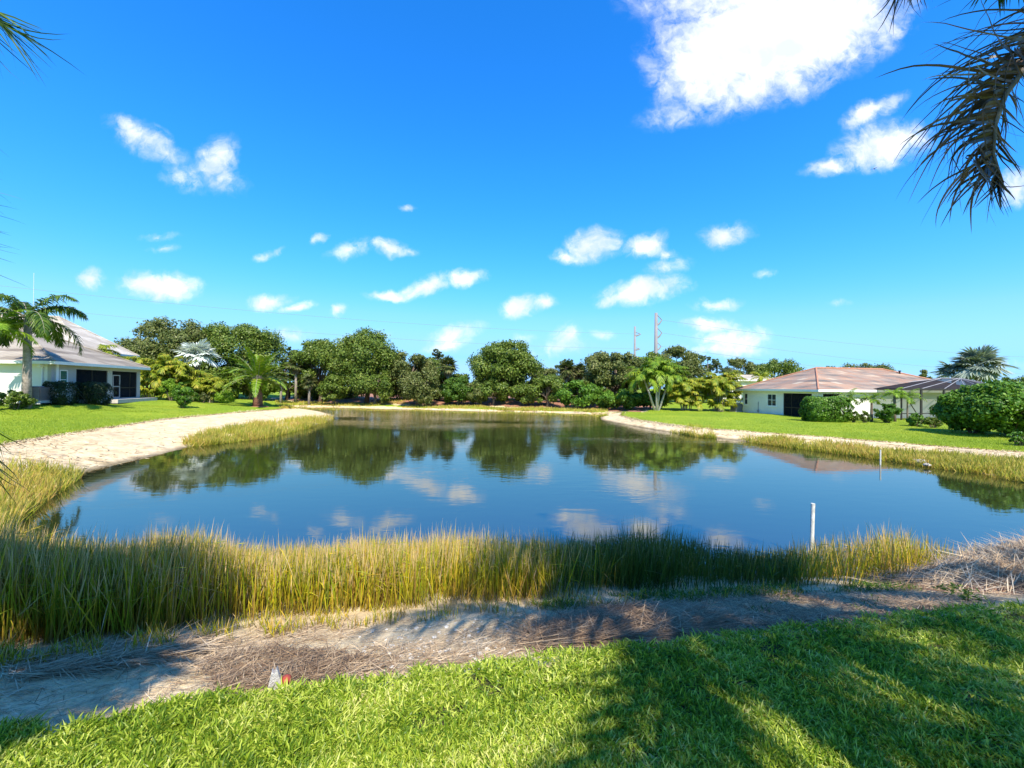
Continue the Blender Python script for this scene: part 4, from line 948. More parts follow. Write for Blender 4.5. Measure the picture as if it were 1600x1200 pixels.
shrub('low_plant', 'low leafy plant at the foot of the pool cage', 1432, 29, 645, 662, 34, 'seagrape', 1700, .15, depth=.6)
shrub('low_plant', 'low dark plant beside the giant hedge', 1458, 28, 650, 664, 30, 'oak', 1300, .12, depth=.6)
for px, D, top, wp, lb in [(1520, 24.5, 600, 106, 'left mound of the giant dark green hedge by the pool cage'), (1580, 23, 588, 150, 'tall right mound of the giant hedge at the right edge')]:
    shrub('giant_hedge', lb, px, D, top, None, wp, 'seagrape', 30000, .17, 130, 'hedge', 'giant hedge by the pool cage', depth=.8, lobe=(.16, .27))
shrub('low_plant', 'small plant beside the white pipe at the right edge', 1592, 19.6, 671, 688, 30, 'seagrape', 900, .10)
fan_palm('bismarck_palm', 'large grey green fan palm rising behind the pool cage', 1528, 50, 573, 'bluegrey', 1.7, 1.5, 30, .25, 0, .2, el=(-.35, 1.4), nseg=32)
fan_palm('bismarck_palm', 'smaller grey fan palm left behind the pool cage', 1490, 52, 583, 'bluegrey', 1.5, 1.1, 16, .2, 0, .18, el=(-.2, 1.3), nseg=28)

# ------------------------------------------------------------------ houses
def wall_run(mb, axis, c, a0, a1, z0, z1, th, openings):
    """a wall along a local axis with rectangular openings (s0, s1, z0, z1)"""
    def bx(s0, s1, q0, q1):
        if s1 - s0 < 1e-4 or q1 - q0 < 1e-4: return
        if axis == 'x': mb.box(s0, s1, c, c + th, q0, q1)
        else: mb.box(c, c + th, s0, s1, q0, q1)
    s = a0
    for (o0, o1, q0, q1) in sorted(openings):
        bx(s, o0, z0, z1); bx(o0, o1, z0, q0); bx(o0, o1, q1, z1); s = o1
    bx(s, a1, z0, z1)
def hip_roof(t, x0, x1, y0, y1, z, over, slope, mat, ridge_mat=None, trim=True):
    X0, X1, Y0, Y1 = x0 - over, x1 + over, y0 - over, y1 + over
    h = min(X1 - X0, Y1 - Y0) / 2; r = h * slope; zt = z + .02
    if X1 - X0 > Y1 - Y0: A, B = (X0 + h, Y0 + h), (X1 - h, Y0 + h)
    else: A, B = (X0 + h, Y0 + h), (X0 + h, Y1 - h)
    v = [(X0, Y0, zt), (X1, Y0, zt), (X1, Y1, zt), (X0, Y1, zt), (*A, zt + r), (*B, zt + r)]
    mb = MB()
    if X1 - X0 > Y1 - Y0: mb.add(v, [(0, 1, 5, 4), (2, 3, 4, 5)], [(1, 2, 5), (3, 0, 4)])
    else: mb.add(v, [(1, 2, 5, 4), (3, 0, 4, 5)], [(0, 1, 4), (2, 3, 5)])
    ro = mb.build('roof', MAT[mat], t)
    rb = MB()
    cs = [Vector(q) for q in v]
    near = {0: 4, 1: 4 if X1 - X0 <= Y1 - Y0 else 5, 2: 5, 3: 5 if X1 - X0 <= Y1 - Y0 else 4}
    for a, b in near.items(): rb.tube([cs[a] + Vector((0, 0, .02)), cs[b] + Vector((0, 0, .03))], .075, 8)
    rb.tube([cs[4] + Vector((0, 0, .03)), cs[5] + Vector((0, 0, .03))], .09, 6); rb.build('ridge_cap', MAT[ridge_mat or mat], ro)
    if trim:
        fb = MB(); e = .02
        fb.box(X0 - e, X1 + e, Y0 - e - .03, Y0 - e, z - .17, z + .03); fb.box(X0 - e, X1 + e, Y1 + e, Y1 + e + .03, z - .17, z + .03)
        fb.box(X0 - e - .03, X0 - e, Y0 - e - .03, Y1 + e + .03, z - .17, z + .03); fb.box(X1 + e, X1 + e + .03, Y0 - e - .03, Y1 + e + .03, z - .17, z + .03)
        fb.build('fascia', MAT['trim'], t)
        gb = MB(); gb.box(X0, X1, Y0, Y1, z - .10, z - .06); gb.build('soffit', MAT['trim'], t)
    return ro, v
def window(t, axis, c, s0, s1, z0, z1, out, glass='glass', mull=(1, 1), fw=.06):
    """out = -1 when the wall's outside is on the low side of c"""
    fb = MB(); a, b = (c + out * .05, c - out * .03); lo, hi = min(a, b), max(a, b)
    def bx(m, s0, s1, q0, q1, lo, hi):
        if axis == 'x': m.box(s0, s1, lo, hi, q0, q1)
        else: m.box(lo, hi, s0, s1, q0, q1)
    bx(fb, s0, s0 + fw, z0, z1, lo, hi); bx(fb, s1 - fw, s1, z0, z1, lo, hi); bx(fb, s0 + fw, s1 - fw, z0, z0 + fw, lo, hi); bx(fb, s0 + fw, s1 - fw, z1 - fw, z1, lo, hi)
    for k in range(mull[0]):
        m_ = s0 + (s1 - s0) * (k + 1) / (mull[0] + 1); bx(fb, m_ - .025, m_ + .025, z0 + fw, z1 - fw, lo + .01, hi - .01)
    for k in range(mull[1]):
        q = z0 + (z1 - z0) * (k + 1) / (mull[1] + 1); bx(fb, s0 + fw, s1 - fw, q - .02, q + .02, lo + .015, hi - .015)
    wo_ = tag(bpy.data.objects.new('window', None)); COL.objects.link(wo_); wo_.parent = t
    fb.build('frame', MAT['trim'], wo_)
    gb = MB(); m2 = (lo + hi) / 2; bx(gb, s0 + fw, s1 - fw, z0 + fw, z1 - fw, m2 - .005, m2 + .005); gb.build('pane', MAT[glass], wo_)
    sb = MB(); bx(sb, s0 - .06, s1 + .06, z0 - .08, z0 - .002, min(c, c + out * .1), max(c, c + out * .1)); sb.build('sill', MAT['trim'], wo_)

def s_of_px(px, O, a):   # distance along a wall from O in direction a seen at column px
    k = (px - 800) / F; return (k * O[1] - O[0]) / (a[0] - k * a[1])

# left house: local x along the porch wall, local y to the left along the sunlit wall
C1 = (X(80, 27), 27.0); C2 = (X(219, 36.2), 36.2)
a = Vector((C2[0] - C1[0], C2[1] - C1[1], 0)); LA = a.length; a.normalize(); FL = 1.80
hl = thing('house', 'pale stucco house with beige tile roof and screened porch at left', 'house', (C1[0], C1[1], FL), math.atan2(a.y, a.x))
S = lambda px: s_of_px(px, C1, (a.x, a.y))
H = 2.55
w0, w1 = S(93.5), S(106); p0, p1, q0, q1 = S(119), S(168), S(175.5), S(214)
mb = MB(); wall_run(mb, 'x', 0, 0, LA, -.3, H - .12, .2, [(w0, w1, .75, 2.05), (p0, p1, .02, 2.15), (q0, q1, .02, 2.15)]); mb.build('porch_wall', MAT['stucco_shade'], hl)
mb = MB(); wall_run(mb, 'y', 0, .2, 13, -.3, H - .12, .2, []); mb.build('side_wall', MAT['stucco'], hl)
mb = MB(); mb.box(LA - .2, LA, .2, 13, -.3, H - .12); mb.box(0, LA, 13, 13.2, -.3, H - .12); mb.build('rear_wall', MAT['stucco_shade'], hl)
window(hl, 'x', .05, w0, w1, .75, 2.05, -1, 'greenglass', (0, 1))
mb = MB(); mb.box(p0 - .3, LA - .25, 3.0, 3.06, -.1, 2.4); mb.build('porch_back_wall', MAT['porch_back_shade'], hl)
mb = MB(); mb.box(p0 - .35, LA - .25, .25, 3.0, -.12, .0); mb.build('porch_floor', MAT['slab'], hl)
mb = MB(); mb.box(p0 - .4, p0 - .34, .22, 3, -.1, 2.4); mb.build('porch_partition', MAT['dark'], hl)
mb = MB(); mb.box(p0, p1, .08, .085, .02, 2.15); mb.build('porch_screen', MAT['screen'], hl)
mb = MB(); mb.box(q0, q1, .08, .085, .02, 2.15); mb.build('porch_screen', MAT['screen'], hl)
mb = MB(); qm = q0 + (q1 - q0) * .72
for s_ in (p0, (p0 + p1) / 2, p1 - .05, q0, qm, q1 - .05): mb = MB(); mb.box(s_, s_ + .05, .05, .079, .02, 2.15); mb.build('mullion', MAT['bronze'], hl)
mb = MB(); mb.box(qm - (qm - q0) * .98, q1, .052, .078, .80, .86); mb.build('screen_rail', MAT['bronze'], hl)
dr = MB(); e0, e1 = q0 + .08, q0 + .95
for s_ in ((e0, e0 + .07, .04, 1.85), (e1 - .07, e1, .04, 1.85)): dr.box(s_[0], s_[1], .0, .045, s_[2], s_[3])
for z_ in (.04, .9, 1.78): dr.box(e0 + .07, e1 - .07, .002, .043, z_, z_ + .07)
d_ = dr.build('screen_door', MAT['acgrey'], hl); hb = MB(); hb.box(e1 - .06, e1 - .01, -.04, 0, .95, 1.08); hb.build('door_handle', MAT['bronze'], d_)
hip_roof(hl, 0, LA, 0, 13, H, .45, .50, 'roof_beige')
mb = MB(); mb.tube([(-.05, .45, H - .3), (-.05, .45, 0)], .045, 6); mb.box(-.3, .0, .38, .52, H - .34, H - .2); mb.build('downspout', MAT['trim'], hl)
mb = MB(); mb.box(p1 - .4, LA + .8, -.9, -.02, -.35, -.06); mb.build('patio_slab', MAT['slab'], hl)
mb = MB(); mb.box(S(88) - .1, S(88) + .1, -.06, .0, -.2, H - .13); mb.build('corner_trim', MAT['trim'], hl)
# dish on the bright wall
mb = MB(); mb.tube([(0, 0, 0), (.05, 0, 0)], [.12, .12], 12); mb.tube([(.05, 0, 0), (.07, 0, 0)], [.06, .05], 10)
o = mb.build('wall_vent', MAT['acgrey'], hl); o.location = (-.08, 2.7, 1.25)

# taller house behind
P2 = at_d(207, 556, 46)
h2 = thing('house', 'cream tiled hip roof house rising behind the left house', 'house', (P2.x, P2.y, 2.0), math.atan2(.97, -.25))
hh = P2.z - 2.0
mb = MB(); mb.box(-8, 0, 0, 24, -.5, hh - .12); mb.build('wall', MAT['stucco'], h2)
hip_roof(h2, -8, 0, 0, 24, hh, .4, .78, 'roof_cream')

# right house: local x along the front wall, local y along the wall facing left
B = (26.5, 36.0); ax_ = Vector((.984, .18, 0)).normalized(); FR = .45
hr = thing('house', 'white stucco house with mottled terracotta tile roof on the right', 'house', (B[0], B[1], FR), math.atan2(ax_.y, ax_.x))
by = Vector((-ax_.y, ax_.x, 0)); HR = 2.5; LB = 8.95; LX = 17.0
SB = lambda px: s_of_px(px, B, (by.x, by.y)); SF = lambda px: s_of_px(px, B, (ax_.x, ax_.y))
c0_, c1_ = SB(1268.5), SB(1224)
wa0, wa1 = SB(1213), SB(1199); wb0, wb1 = SB(1168.5), SB(1163)
mb = MB(); wall_run(mb, 'y', 0, 0, LB, -.4, HR - .12, .2, [(min(c0_, c1_), max(c0_, c1_), .02, 2.15), (wa0, wa1, .85, 2.05), (wb0, wb1, .85, 2.05)]); mb.build('side_wall', MAT['stucco'], hr)
f0, f1 = .5, SF(1312)
g0, g1 = SF(1463), SF(1482)
mb = MB(); wall_run(mb, 'x', 0, .2, LX, -.4, HR - .12, .2, [(f0, f1, .02, 2.15), (g0, g1, .25, 2.05)]); mb.build('front_wall', MAT['stucco'], hr)
mb = MB(); mb.box(LX - .2, LX, .2, LB, -.4, HR - .12); mb.box(.2, LX - .2, LB - .2, LB, -.4, HR - .12); mb.build('rear_wall', MAT['stucco'], hr)
window(hr, 'y', .05, wa0, wa1, .85, 2.05, -1, 'glass', (1, 1)); window(hr, 'y', .05, wb0, wb1, .85, 2.05, -1, 'glass', (0, 1)); window(hr, 'x', .05, g0, g1, .25, 2.05, -1, 'glass', (0, 1))
mb = MB(); mb.box(3.4, 3.46, .25, max(c0_, c1_) + .3, -.1, 2.4); mb.box(.25, 3.4, max(c0_, c1_) + .3, max(c0_, c1_) + .36, -.1, 2.4); mb.build('porch_back_wall', MAT['porch_back_shade'], hr)
mb = MB(); mb.box(.25, 3.4, .25, max(c0_, c1_) + .3, -.12, .0); mb.build('porch_floor', MAT['slab'], hr)
mb = MB(); mb.box(.08, .085, min(c0_, c1_), max(c0_, c1_), .02, 2.15); mb.build('porch_screen', MAT['screen'], hr)
mb = MB(); mb.box(f0, f1, .08, .085, .02, 2.15); mb.build('porch_screen', MAT['screen'], hr)
mb = MB()
k0, k1 = min(c0_, c1_), max(c0_, c1_)
for s_ in (k0, k0 + (k1 - k0) * .7, k1 - .05): mb = MB(); mb.box(.05, .079, s_, s_ + .05, .02, 2.15); mb.build('mullion', MAT['bronze'], hr)
for s_ in (f0, f1 - .05): mb = MB(); mb.box(s_, s_ + .05, .05, .079, .02, 2.15); mb.build('mullion', MAT['bronze'], hr)
mb = MB(); mb.box(.052, .078, k0, k1, .80, .86); mb.build('screen_rail', MAT['bronze'], hr)
ro, vv = hip_roof(hr, 0, LX, 0, LB, HR, .45, .43, 'roof_terra', 'ridge')
mb = MB(); mb.tube([(0, 0, 0), (0, 0, .35)], .07, 8); mb.tube([(0, 0, .35), (0, 0, .45)], .12, 8); o = mb.build('roof_vent', MAT['bronze'], ro); o.location = (13.2, 3.4, HR + 1.55)
mb = MB(); mb.tube([(-.05, LB - 2.2, .15), (-.05, LB - 2.2, 1.2)], .03, 6); mb.box(-.12, 0, LB - 2.3, LB - 2.1, .2, .4); mb.build('wall_conduit', MAT['acgrey'], hr)
# cream roof of a further house
P3 = at_d(1222, 594, 62)
h3 = thing('house', 'pale roofed house seen between the areca palms and the terracotta roof', 'house', (P3.x, P3.y, .6), math.atan2(.18, -.98))
mb = MB(); mb.box(0, 9, -6, 0, -.4, P3.z - .72); mb.build('wall', MAT['stucco'], h3)
hip_roof(h3, 0, 9, -6, 0, P3.z - .6, .4, .22, 'roof_cream')

# pool cage beside the right house
cg = thing('pool_cage', 'dark screened pool cage attached to the terracotta roofed house', 'pool cage', (B[0], B[1], FR), math.atan2(ax_.y, ax_.x))
PJ = -2.4; k = (1408.5 - 800) / F
o_ = (B[0] + by.x * PJ, B[1] + by.y * PJ); s0 = s_of_px(1408.5, o_, (ax_.x, ax_.y)); s1 = s0 + 13.0
def bar(m, a, b, r=.06): m.tube([a, b], r, 4)
zc = 2.56; zr = 3.75; ins = 2.0; yb = 0.0
xs_ = [s0, s_of_px(1439.5, o_, (ax_.x, ax_.y)), s_of_px(1475, o_, (ax_.x, ax_.y))]; step = xs_[2] - xs_[1]
while xs_[-1] + step < s1: xs_.append(xs_[-1] + step)
xs_.append(s1)
for i, q in enumerate(xs_):
    mb = MB(); r_ = .09 if i in (1, 2) else .05
    mb.box(q - r_, q + r_, PJ - .04, PJ + .04, -.2, zc); mb.build('post', MAT['bronze'], cg)
mb = MB(); mb.box(s0, s1, PJ - .06, PJ + .06, zc, zc + .14); mb.box(s0 - .05, s0 + .05, PJ, -.5, zc, zc + .12); mb.box(s1 - .05, s1 + .05, PJ, -.5, zc, zc + .12); mb.build('eave_beam', MAT['bronze'], cg)
mb = MB(); mb.box(s0, s1, PJ - .03, PJ + .03, .55, .62); mb.build('chair_rail', MAT['bronze'], cg)
mb = MB(); mb.tube([(xs_[0], PJ, zc), (xs_[1], PJ, 0)], .045, 4); mb.build('brace', MAT['bronze'], cg)
mb = MB(); YR = 1.6
zr = 3.72; ks = s_of_px(1471, (B[0] + by.x * YR, B[1] + by.y * YR), (ax_.x, ax_.y)) - s0
rtop = [(min(q + ks, s1 - .5) if i < len(xs_) - 1 else s1 - .3, YR, zr) for i, q in enumerate(xs_)]
for i, q in enumerate(xs_): mb.tube([(q, PJ, zc + .1), rtop[i]], .035, 4)
mb.tube([rtop[0], rtop[-1]], .05, 4)
mb.tube([(s0, 1.2, zc + .1), rtop[0]], .05, 4)
mb.build('roof_beams', MAT['steel'], cg)
mb = MB(); a_ = (s0, PJ, zc + .1); b_ = (s1, PJ, zc + .1); mb.add([a_, b_, rtop[-1], rtop[0], (s0, 1.2, zc + .1), (s1, 1.2, zc + .1), (s1 - .3, 5.4, zr + .02), (s0 + ks, 5.4, zr + .02)], [(0, 1, 2, 3), (3, 2, 6, 7)], [(0, 3, 4), (1, 5, 2)])
mb.build('roof_screen', MAT['screen_roof'], cg)
mb = MB(); mb.add([(s0, PJ + .01, 0), (s1, PJ + .01, 0), (s1, PJ + .01, zc), (s0, PJ + .01, zc)], [(0, 1, 2, 3)]); mb.build('wall_screen', MAT['screen_thin'], cg)

def ac_unit(label, x, y, z, rz, mat):
    t = thing('air_conditioner', label, 'air conditioner', (x, y, z), rz)
    mb = MB(); mb.box(-.42, .42, -.42, .42, .06, .9)
    mb.build('casing', MAT[mat], t)
    mb = MB()
    for k in range(10):
        for s in (-1, 1): mb.box(-.40, .40, s * .44 - .012, s * .44 + .012, .12 + k * .075, .145 + k * .075); mb.box(s * .44 - .012, s * .44 + .012, -.40, .40, .12 + k * .075, .145 + k * .075)
    mb.build('grille', MAT['steel'], t)
    mb = MB(); mb.tube([(0, 0, .9), (0, 0, .95)], [.34, .33], 16); mb.build('fan_guard', MAT['steel'], t)
    mb = MB(); mb.box(-.5, .5, -.5, .5, -.1, .06); mb.build('base_pad', MAT['slab'], t)
AC = at_d(55, 622, 25.6)
ac_unit('brownish air conditioner beside the left house wall and palm trunk', X(57, 26), 26, 1.82, .3, 'acbrown')
ac_unit('grey air conditioner between the areca palms and the white house', X(1151, 45.5), 45.5, .5, .2, 'acgrey')

# ------------------------------------------------------------------ poles and wires far behind
def util_pole(label, px, D, top, w, arms):
    x = X(px, D); z0 = zf(x, D); zt = at_d(px, top, D).z
    t = thing('utility_pole', label, 'utility pole', (x, D, z0), 0)
    mb = MB(); mb.tube([(0, 0, 0), (0, 0, zt - z0)], [w * 1.1, w * .8], 10); mb.build('pole', MAT['pole'], t, smooth=True)
    for (py0, dx, py1) in arms:
        za = at_d(px, py0, D).z - z0; zb_ = at_d(px, py1, D).z - z0; xx = dx / F * D
        m2 = MB(); m2.tube([(0, 0, za), (xx * .6, 0, za + (zb_ - za) * .4), (xx, 0, zb_)], [.22, .17, .12], 6); ar = m2.build('davit_arm', MAT['steel'], t)
        m3 = MB(); m3.tube([(xx, 0, zb_), (xx * .15, 0, zb_ + (zb_ - za) * .95)], .09, 5); m3.build('insulator', MAT['pole'], ar)
    return t
util_pole('tall utility pole with stacked curved arms above the far trees', 1024.5, 90, 489, .42, [(509, 9, 500), (529, 9, 520), (548, 8, 541)])
util_pole('shorter utility pole with a single bent arm left of the tall one', 991.5, 105, 510, .30, [(525, 9, 522), (547, 8, 545)])
WG = 'power lines across the sky'
def wire(label, pts, r=.028):
    c = [at_d(*q) for q in pts]; out = []
    for i in range(len(c) - 1):
        for k in range(12):
            s = k / 12; q = c[i].lerp(c[i + 1], s); q.z -= 4 * s * (1 - s) * (c[i] - c[i + 1]).length * .012; out.append(q)
    out.append(c[-1]); mb = MB(); mb.tube(out, r, 5); o = mb.build('power_line', MAT['wire']); tag(o, label, 'power line', WG)
wire('uppermost power line running right from the tall pole', [(1033, 500, 90), (1720, 562, 120)])
wire('middle power line running right from the tall pole', [(1033, 520, 90), (1720, 590, 120)])
wire('lowest power line running right from the tall pole', [(1033, 541, 90), (1720, 604, 120)])
wire('highest faint power line over the left houses', [(-60, 440, 60), (1000, 522, 105)], .022)
wire('second faint power line over the left oaks', [(-60, 470, 60), (1000, 545, 105)], .022)
# slim white mast over the left house
mb = MB(); q = at_d(53, 428, 40); mb.tube([(0, 0, 0), (0, 0, q.z - 2)], [.02, .014], 6); mb.tube([(0, 0, q.z - 2), (0, 0, q.z - 1.9)], [.02, .008], 6)
o = mb.build('flag_mast', MAT['pvc']); o.location = (q.x, 40, 2); tag(o, 'slender white mast behind the dark palm at left', 'mast')

# ------------------------------------------------------------------ small things by the water
def white_post(label, px, D, top, r, lean):
    x = X(px, D); zb_ = min(zf(x, D), 0) - .2; zt = at_d(px, top, D).z
    t = thing('marker_post', label, 'post', (x, D, zb_), 0, 'white plastic posts in the pond')
    mb = MB(); H = zt - zb_; mb.tube([(0, 0, 0), (lean * .5, 0, H * .5), (lean, 0, H)], r, 14, cap=False); mb.build('pipe', MAT['pvc'], t, smooth=True)
    mb = MB(); mb.tube([(lean, 0, H - .04), (lean, 0, H + .004)], [r * 1.02, r * 1.02], 14); mb.build('pipe_cap', MAT['pvc'], t)
white_post('white plastic pipe post in the near reeds', 1268, 7.3, 787, .032, .035)
white_post('thin white post at the right bank grass', 1376, 16.6, 703, .025, 0)
mb = MB(); mb.tube([(0, 0, -.1), (.02, 0, .5)], [.05, .05], 8); o = mb.build('white_pipe', MAT['pvc']); tag(o, 'short white pipe standing at the foot of the giant hedge', 'pipe'); o.location = (X(1591, 20), 20, zf(X(1591, 20), 20))
# weathered stake with a red cap beside it
sp_ = at(430, 1076, 1.2); z_ = zf(sp_.x, sp_.y)
t = thing('wooden_stake', 'broken grey wooden stake with a red cap at the lawn edge', 'stake', (sp_.x, sp_.y, z_ - .02), .4)
mb = MB(); prof = [(-.045, 0), (.03, 0), (.028, .07), (.018, .10), (.008, .135), (-.004, .115), (-.014, .13), (-.03, .06)]
v = [(x_, y_, z2) for y_ in (-.018, .018) for x_, z2 in [(a * 1.2, b * 1.35) for a, b in prof]]; n8 = len(prof)
mb.add(v, [(i, (i + 1) % n8, (i + 1) % n8 + n8, i + n8) for i in range(n8)], [(0, i + 1, i) for i in range(1, n8 - 1)] + [(n8, n8 + i, n8 + i + 1) for i in range(1, n8 - 1)])
mb.build('board', MAT['driftwood'], t)
mb = MB(); mb.tube([(.058, -.035, .09), (.058, -.018, .09), (.058, .014, .09), (.058, .024, .09)], [.014, .027, .029, .017], 14); mb.build('red_cap', MAT['redcap'], t, smooth=True)
# pale rock among the right bank grass
def rock(mb, c, r, sq=.6):
    m_, n_ = 7, 10; V = []
    for i in range(m_ + 1):
        for j in range(n_):
            th = PI * i / m_; ph = 2 * PI * j / n_; k = r * (1 + .22 * math.sin(3.1 * th + c[0] * 7 + j * 1.7) + .12 * math.cos(j * 2.3 + i))
            V.append((c[0] + k * math.sin(th) * math.cos(ph), c[1] + k * math.sin(th) * math.sin(ph), c[2] + k * sq * math.cos(th)))
    mb.add(V, [(i * n_ + j, i * n_ + (j + 1) % n_, (i + 1) * n_ + (j + 1) % n_, (i + 1) * n_ + j) for i in range(m_) for j in range(n_)])
RG = 'pale rocks at the water'
for px, py, r, lb in [(1440, 722, .20, 'largest pale rock in the right bank grass'), (1431, 720, .13, 'small pale rock left of the largest one'), (1448, 726, .11, 'small pale rock nearest the water on the right')]:
    q = at(px, py, .12); mb = MB(); rock(mb, (0, 0, 0), r, .5); o = mb.build('rock', MAT['rock'], smooth=False); o.location = q; tag(o, lb, 'rock', RG)
n = 260; P, p = ground_pts([(560, 985), (800, 960), (1000, 945), (1250, 935), (1250, 960), (1000, 990), (700, 1040), (560, 1060)], n, .9); mb = MB()
for q in P: rock(mb, (q[0], q[1], q[2] + .003), random.choice([.006, .008, .012, .018]), .5)
o = mb.build('shell_bits', MAT['shell']); tag(o, 'scattered pale shell and pebble bits on the sand', 'pebbles', kind='stuff')
q = at(925, 1183, 1.38); mb = MB(); rock(mb, (0, 0, 0), .09, .35); o = mb.build('rock', MAT['shell']); o.location = (q.x, q.y, zf(q.x, q.y) + .05); tag(o, 'flat grey stone half buried in the foreground lawn', 'rock')
# a bird high up
q = at_d(1366, 264, 60); t = thing('bird', 'tiny dark bird gliding under the small cloud at right', 'bird', q, .4)
mb = MB(); mb.tube([(-.22, 0, 0), (-.1, 0, .01), (.08, 0, .02), (.2, 0, .0)], [.02, .06, .06, .015], 8); mb.build('body', MAT['dark'], t, smooth=True)
for s in (-1, 1):
    mb = MB(); mb.add([(-.08, 0, .02), (.08, 0, .02), (.02, s * .3, .10), (-.08, s * .3, .10), (-.06, s * .6, .04)], [(0, 1, 2, 3)], [(3, 2, 4)]); mb.build('wing', MAT['dark'], t)

# weed plants on the right bank
for k, (px, py, lb) in enumerate([(1487, 925, 'leafy green weed growing on the straw pile'), (1512, 945, 'leafy green weed at the lawn edge under the straw pile')]):
    q = at(px, py, .85); z_ = zf(q.x, q.y); t = thing('weed', lb, 'weed', (q.x, q.y, z_), 0, 'weeds by the straw pile')
    n = 60; mb = MB(); P = np.column_stack([RNG.normal(0, .05, n), RNG.normal(0, .05, n), rnd(n, .02, .12)]); d = RNG.normal(size=(n, 3)); d[:, 2] = np.abs(d[:, 2]) * .6
    blades(mb, P, norm(d), rnd(n, .04, .08), .014, .3, 3); mb.build('leaves', MAT['oak'], t)
    mb = MB(); mb.tube([(0, 0, -.02), (.01, 0, .12)], [.006, .003], 5); mb.build('stem', MAT['shrub'], t)

# ------------------------------------------------------------------ palms around the stand point (their leaves reach into view, their shade falls on the bank)
def leaflet_curtain(mb, P, D, L, W, seg=7, sag=1.1, curl=.0):
    """long drying leaflets that leave the midrib along D and fall under their own weight"""
    N = len(P); pts = [P]; d = D.copy(); q = P.copy()
    g = np.array([0, 0, -1.]); k_ = rnd(N, .7, 1.3)[:, None] * sag
    wv = RNG.normal(size=(N, 3)) * .10
    for s in range(seg):
        q = q + d * (L / seg)[:, None]; pts.append(q); d = norm(d + g * k_ / seg * (.3 + 1.6 * (s + 1) / seg) + wv + RNG.normal(size=(N, 3)) * .05)
    side = norm(np.cross(D, RNG.normal(size=(N, 3)) * .6 + np.array([0, 1, .2]))); rows = []; att = []
    for s, c in enumerate(pts):
        t = s / seg
        if s < seg:
            wd = (W * (.35 if s == 0 else (1 - t) ** .6) * .5)[:, None]; rows += [c - side * wd, c + side * wd]; att += [t, t]
        else: rows.append(c); att.append(1.)
    m = 2 * seg + 1; base = (np.arange(N) * m)[:, None]
    Q = np.concatenate([base + np.array([2 * k, 2 * k + 1, 2 * k + 3, 2 * k + 2]) for k in range(seg - 1)]); T = base + np.array([2 * seg - 2, 2 * seg - 1, 2 * seg])
    mb.add(np.stack(rows, 1).reshape(-1, 3), Q, T, np.tile(np.array(att), N))

def near_palm(label, xy, zc, L, nf, azs=None, el=(-.4, 1.2), r=.13, bend=(1.2, 2.0)):
    return feather_palm('queen_palm', label, 0, 1, 0, None, 'royal', L, nf, r, ll=.62, droop=.6, bend=bend, el=el, nleaf=64, plume=.4, lw=.04, xyz=xy, zc=zc, each=True, seg=3, azs=azs)
pr = near_palm('queen palm right of the stand point whose brown frond hangs into view', (4.3, 1.3), 7.5, 2.6, 20, el=(.0, 1.3))
# hanging dry frond
path = [at_d(1760, -60, 3.3), at_d(1700, 20, 3.3), at_d(1645, 75, 3.25), at_d(1600, 108, 3.2), at_d(1570, 150, 3.15), at_d(1555, 195, 3.1), at_d(1552, 240, 3.1), at_d(1560, 265, 3.1), at_d(1568, 285, 3.1)]
loc = pr.location
base_pt = Vector((4.3, 1.3, 7.4)); path = [base_pt, Vector((4.5, 2.3, 7.5)), Vector((4.75, 2.9, 6.7))] + path
rb = MB(); rb.tube([q - loc for q in path], [.03, .03, .028, .026, .024, .022, .02, .017, .014, .011, .008, .004], 8)
mid = rb.build('frond', MAT['palmtrunk'], pr, smooth=True); tag(mid, 'drying brown frond hanging down at the upper right')
def along(path, t):
    A = np.array([tuple(q) for q in path]); f = t * (len(A) - 1); i = np.minimum(f.astype(int), len(A) - 2); fr = (f - i)[:, None]
    return A[i] * (1 - fr) + A[i + 1] * fr, norm(A[i + 1] - A[i])
vis = path[3:]
mb = MB()
def hang_dir(t):
    return np.column_stack([np.interp(t, [0, .5, .75, 1], [-1., -1., -.85, -.30]), 0 * t, np.interp(t, [0, .5, .75, 1], [.10, -.10, -.30, -1.])])
N = 185; t = np.linspace(0, .99, N); P, T = along(vis, t)
D_ = norm(hang_dir(t) + RNG.normal(size=(N, 3)) * [.04, .13, .05])
leaflet_curtain(mb, P - np.array(loc), D_, np.interp(t, [0, .3, .6, .85, 1], [1.35, 1.05, .82, .50, .18]) * rnd(N, .78, 1.06), rnd(N, .016, .031), 12, 2.2)
N = 34; t = np.linspace(.0, .99, N); P, T = along(vis, t)
D_ = norm(hang_dir(t) + np.array([.25, .2, -.3]) + RNG.normal(size=(N, 3)) * .16)
leaflet_curtain(mb, P - np.array(loc), D_, np.interp(t, [0, .5, 1], [.9, .7, .12]) * rnd(N, .5, 1.0), rnd(N, .010, .022), 9, 1.3)
N = 26; t = np.linspace(.45, .72, N); P, T = along(vis, t)
D_ = norm(np.array([.55, .1, -.5]) + RNG.normal(size=(N, 3)) * .12)
leaflet_curtain(mb, P - np.array(loc), D_, rnd(N, .22, .42), rnd(N, .010, .018), 6, .7)
mb.build('leaflets', MAT['hang'], mid)
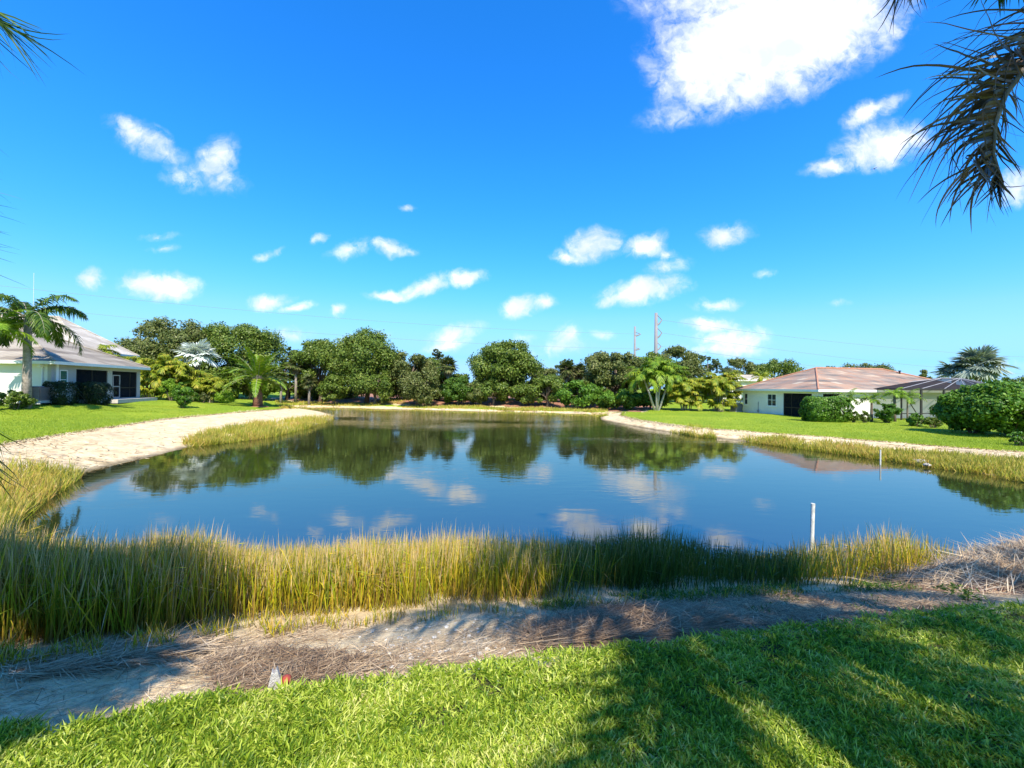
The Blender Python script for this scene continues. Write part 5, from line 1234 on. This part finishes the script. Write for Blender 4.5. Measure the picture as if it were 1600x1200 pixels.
# tip of another frond at the very top
path2 = [base_pt, Vector((4.2, 2.4, 7.8)), Vector((3.9, 3.3, 7.0)), at_d(1500, -110, 3.6), at_d(1440, -50, 3.6), at_d(1392, -22, 3.6)]
rb = MB(); rb.tube([q - loc for q in path2], [.03, .03, .025, .018, .01, .004], 6); m2 = rb.build('frond', MAT['palmtrunk'], pr, smooth=True)
mb = MB(); N = 46; t = np.linspace(.55, .99, N); P, T = along(path2, t)
D_ = norm(np.array([-.05, 0, -1.]) + RNG.normal(size=(N, 3)) * .22); leaflet_curtain(mb, P - np.array(loc), D_, rnd(N, .26, .44), rnd(N, .010, .02), 6, .4)
mb.build('leaflets', MAT['hang'], m2)

near_palm('queen palm just right of the stand point shading the reeds', (3.2, .3), 7.6, 2.7, 18, el=(-.1, 1.3))
near_palm('queen palm behind the stand point shading the right lawn', (2.7, -1.6), 7.2, 2.8, 14, el=(-.2, 1.3))
near_palm('second queen palm shading the right bank, farther right', (8.0, -1.6), 7.4, 2.8, 14, el=(-.2, 1.3))
near_palm('queen palm far right shading the right bank', (6.0, -3.6), 7.8, 2.8, 12, el=(-.2, 1.3))

pl = near_palm('palm left of the stand point whose leaf tips show at the left edge', (-2.9, -.8), 5.8, 1.9, 24, el=(-.2, 1.3))
def side_frond(parent, pts, n_, ll, dirv, mat='royal', w=.02, t0=.3, jit=.15, sag=.25):
    l_ = parent.location; rb = MB(); k = len(pts); rb.tube([Vector(q) - l_ for q in pts], [.022 * (1 - .8 * i / (k - 1)) for i in range(k)], 6)
    f_ = rb.build('frond', MAT['lime'], parent, smooth=True); mb = MB(); t = np.linspace(t0, .99, n_); P, T = along([Vector(q) for q in pts], t)
    D_ = norm(np.array(dirv) + RNG.normal(size=(n_, 3)) * jit); leaflet_curtain(mb, P - np.array(l_), D_, ll * rnd(n_, .75, 1.1), rnd(n_, w * .6, w), 5, sag)
    D2 = norm(np.array([-dirv[0], dirv[1] + .3, dirv[2]]) + RNG.normal(size=(n_, 3)) * jit); leaflet_curtain(mb, P - np.array(l_), D2, ll * rnd(n_, .75, 1.1), rnd(n_, w * .6, w), 5, sag)
    mb.build('leaflets', MAT[mat], f_)
side_frond(pl, [(-2.7, -.5, 5.9), (-3.3, .9, 6.3), at_d(-110, -30, 2.7), at_d(-40, 0, 2.8), at_d(0, 35, 2.8)], 44, .52, (.8, 0, -.55), w=.016, t0=.5)
side_frond(pl, [(-2.7, -.5, 5.8), (-3.9, 1.6, 5.8), at_d(-85, 180, 3.0), at_d(-62, 300, 3.0), at_d(-60, 420, 3.0)], 26, .40, (.95, 0, -.33), w=.008, t0=.5, jit=.08)
pd = feather_palm('pygmy_date_palm', 'low palm whose pointed leaf tips poke in at the left edge', 0, 1, 0, None, 'royal', 1.1, 14, .08, ll=.3, droop=.2, bend=(1.0, 1.6), nleaf=50, lw=.015, xyz=(-4.3, 2.3), zc=3.0, each=True)
side_frond(pd, [(-4.3, 2.3, 3.0), at_d(-150, 540, 2.7), at_d(-90, 590, 2.7), at_d(-38, 650, 2.7), at_d(-28, 730, 2.7)], 36, .38, (.75, 0, -.62), w=.014, t0=.35, jit=.12)
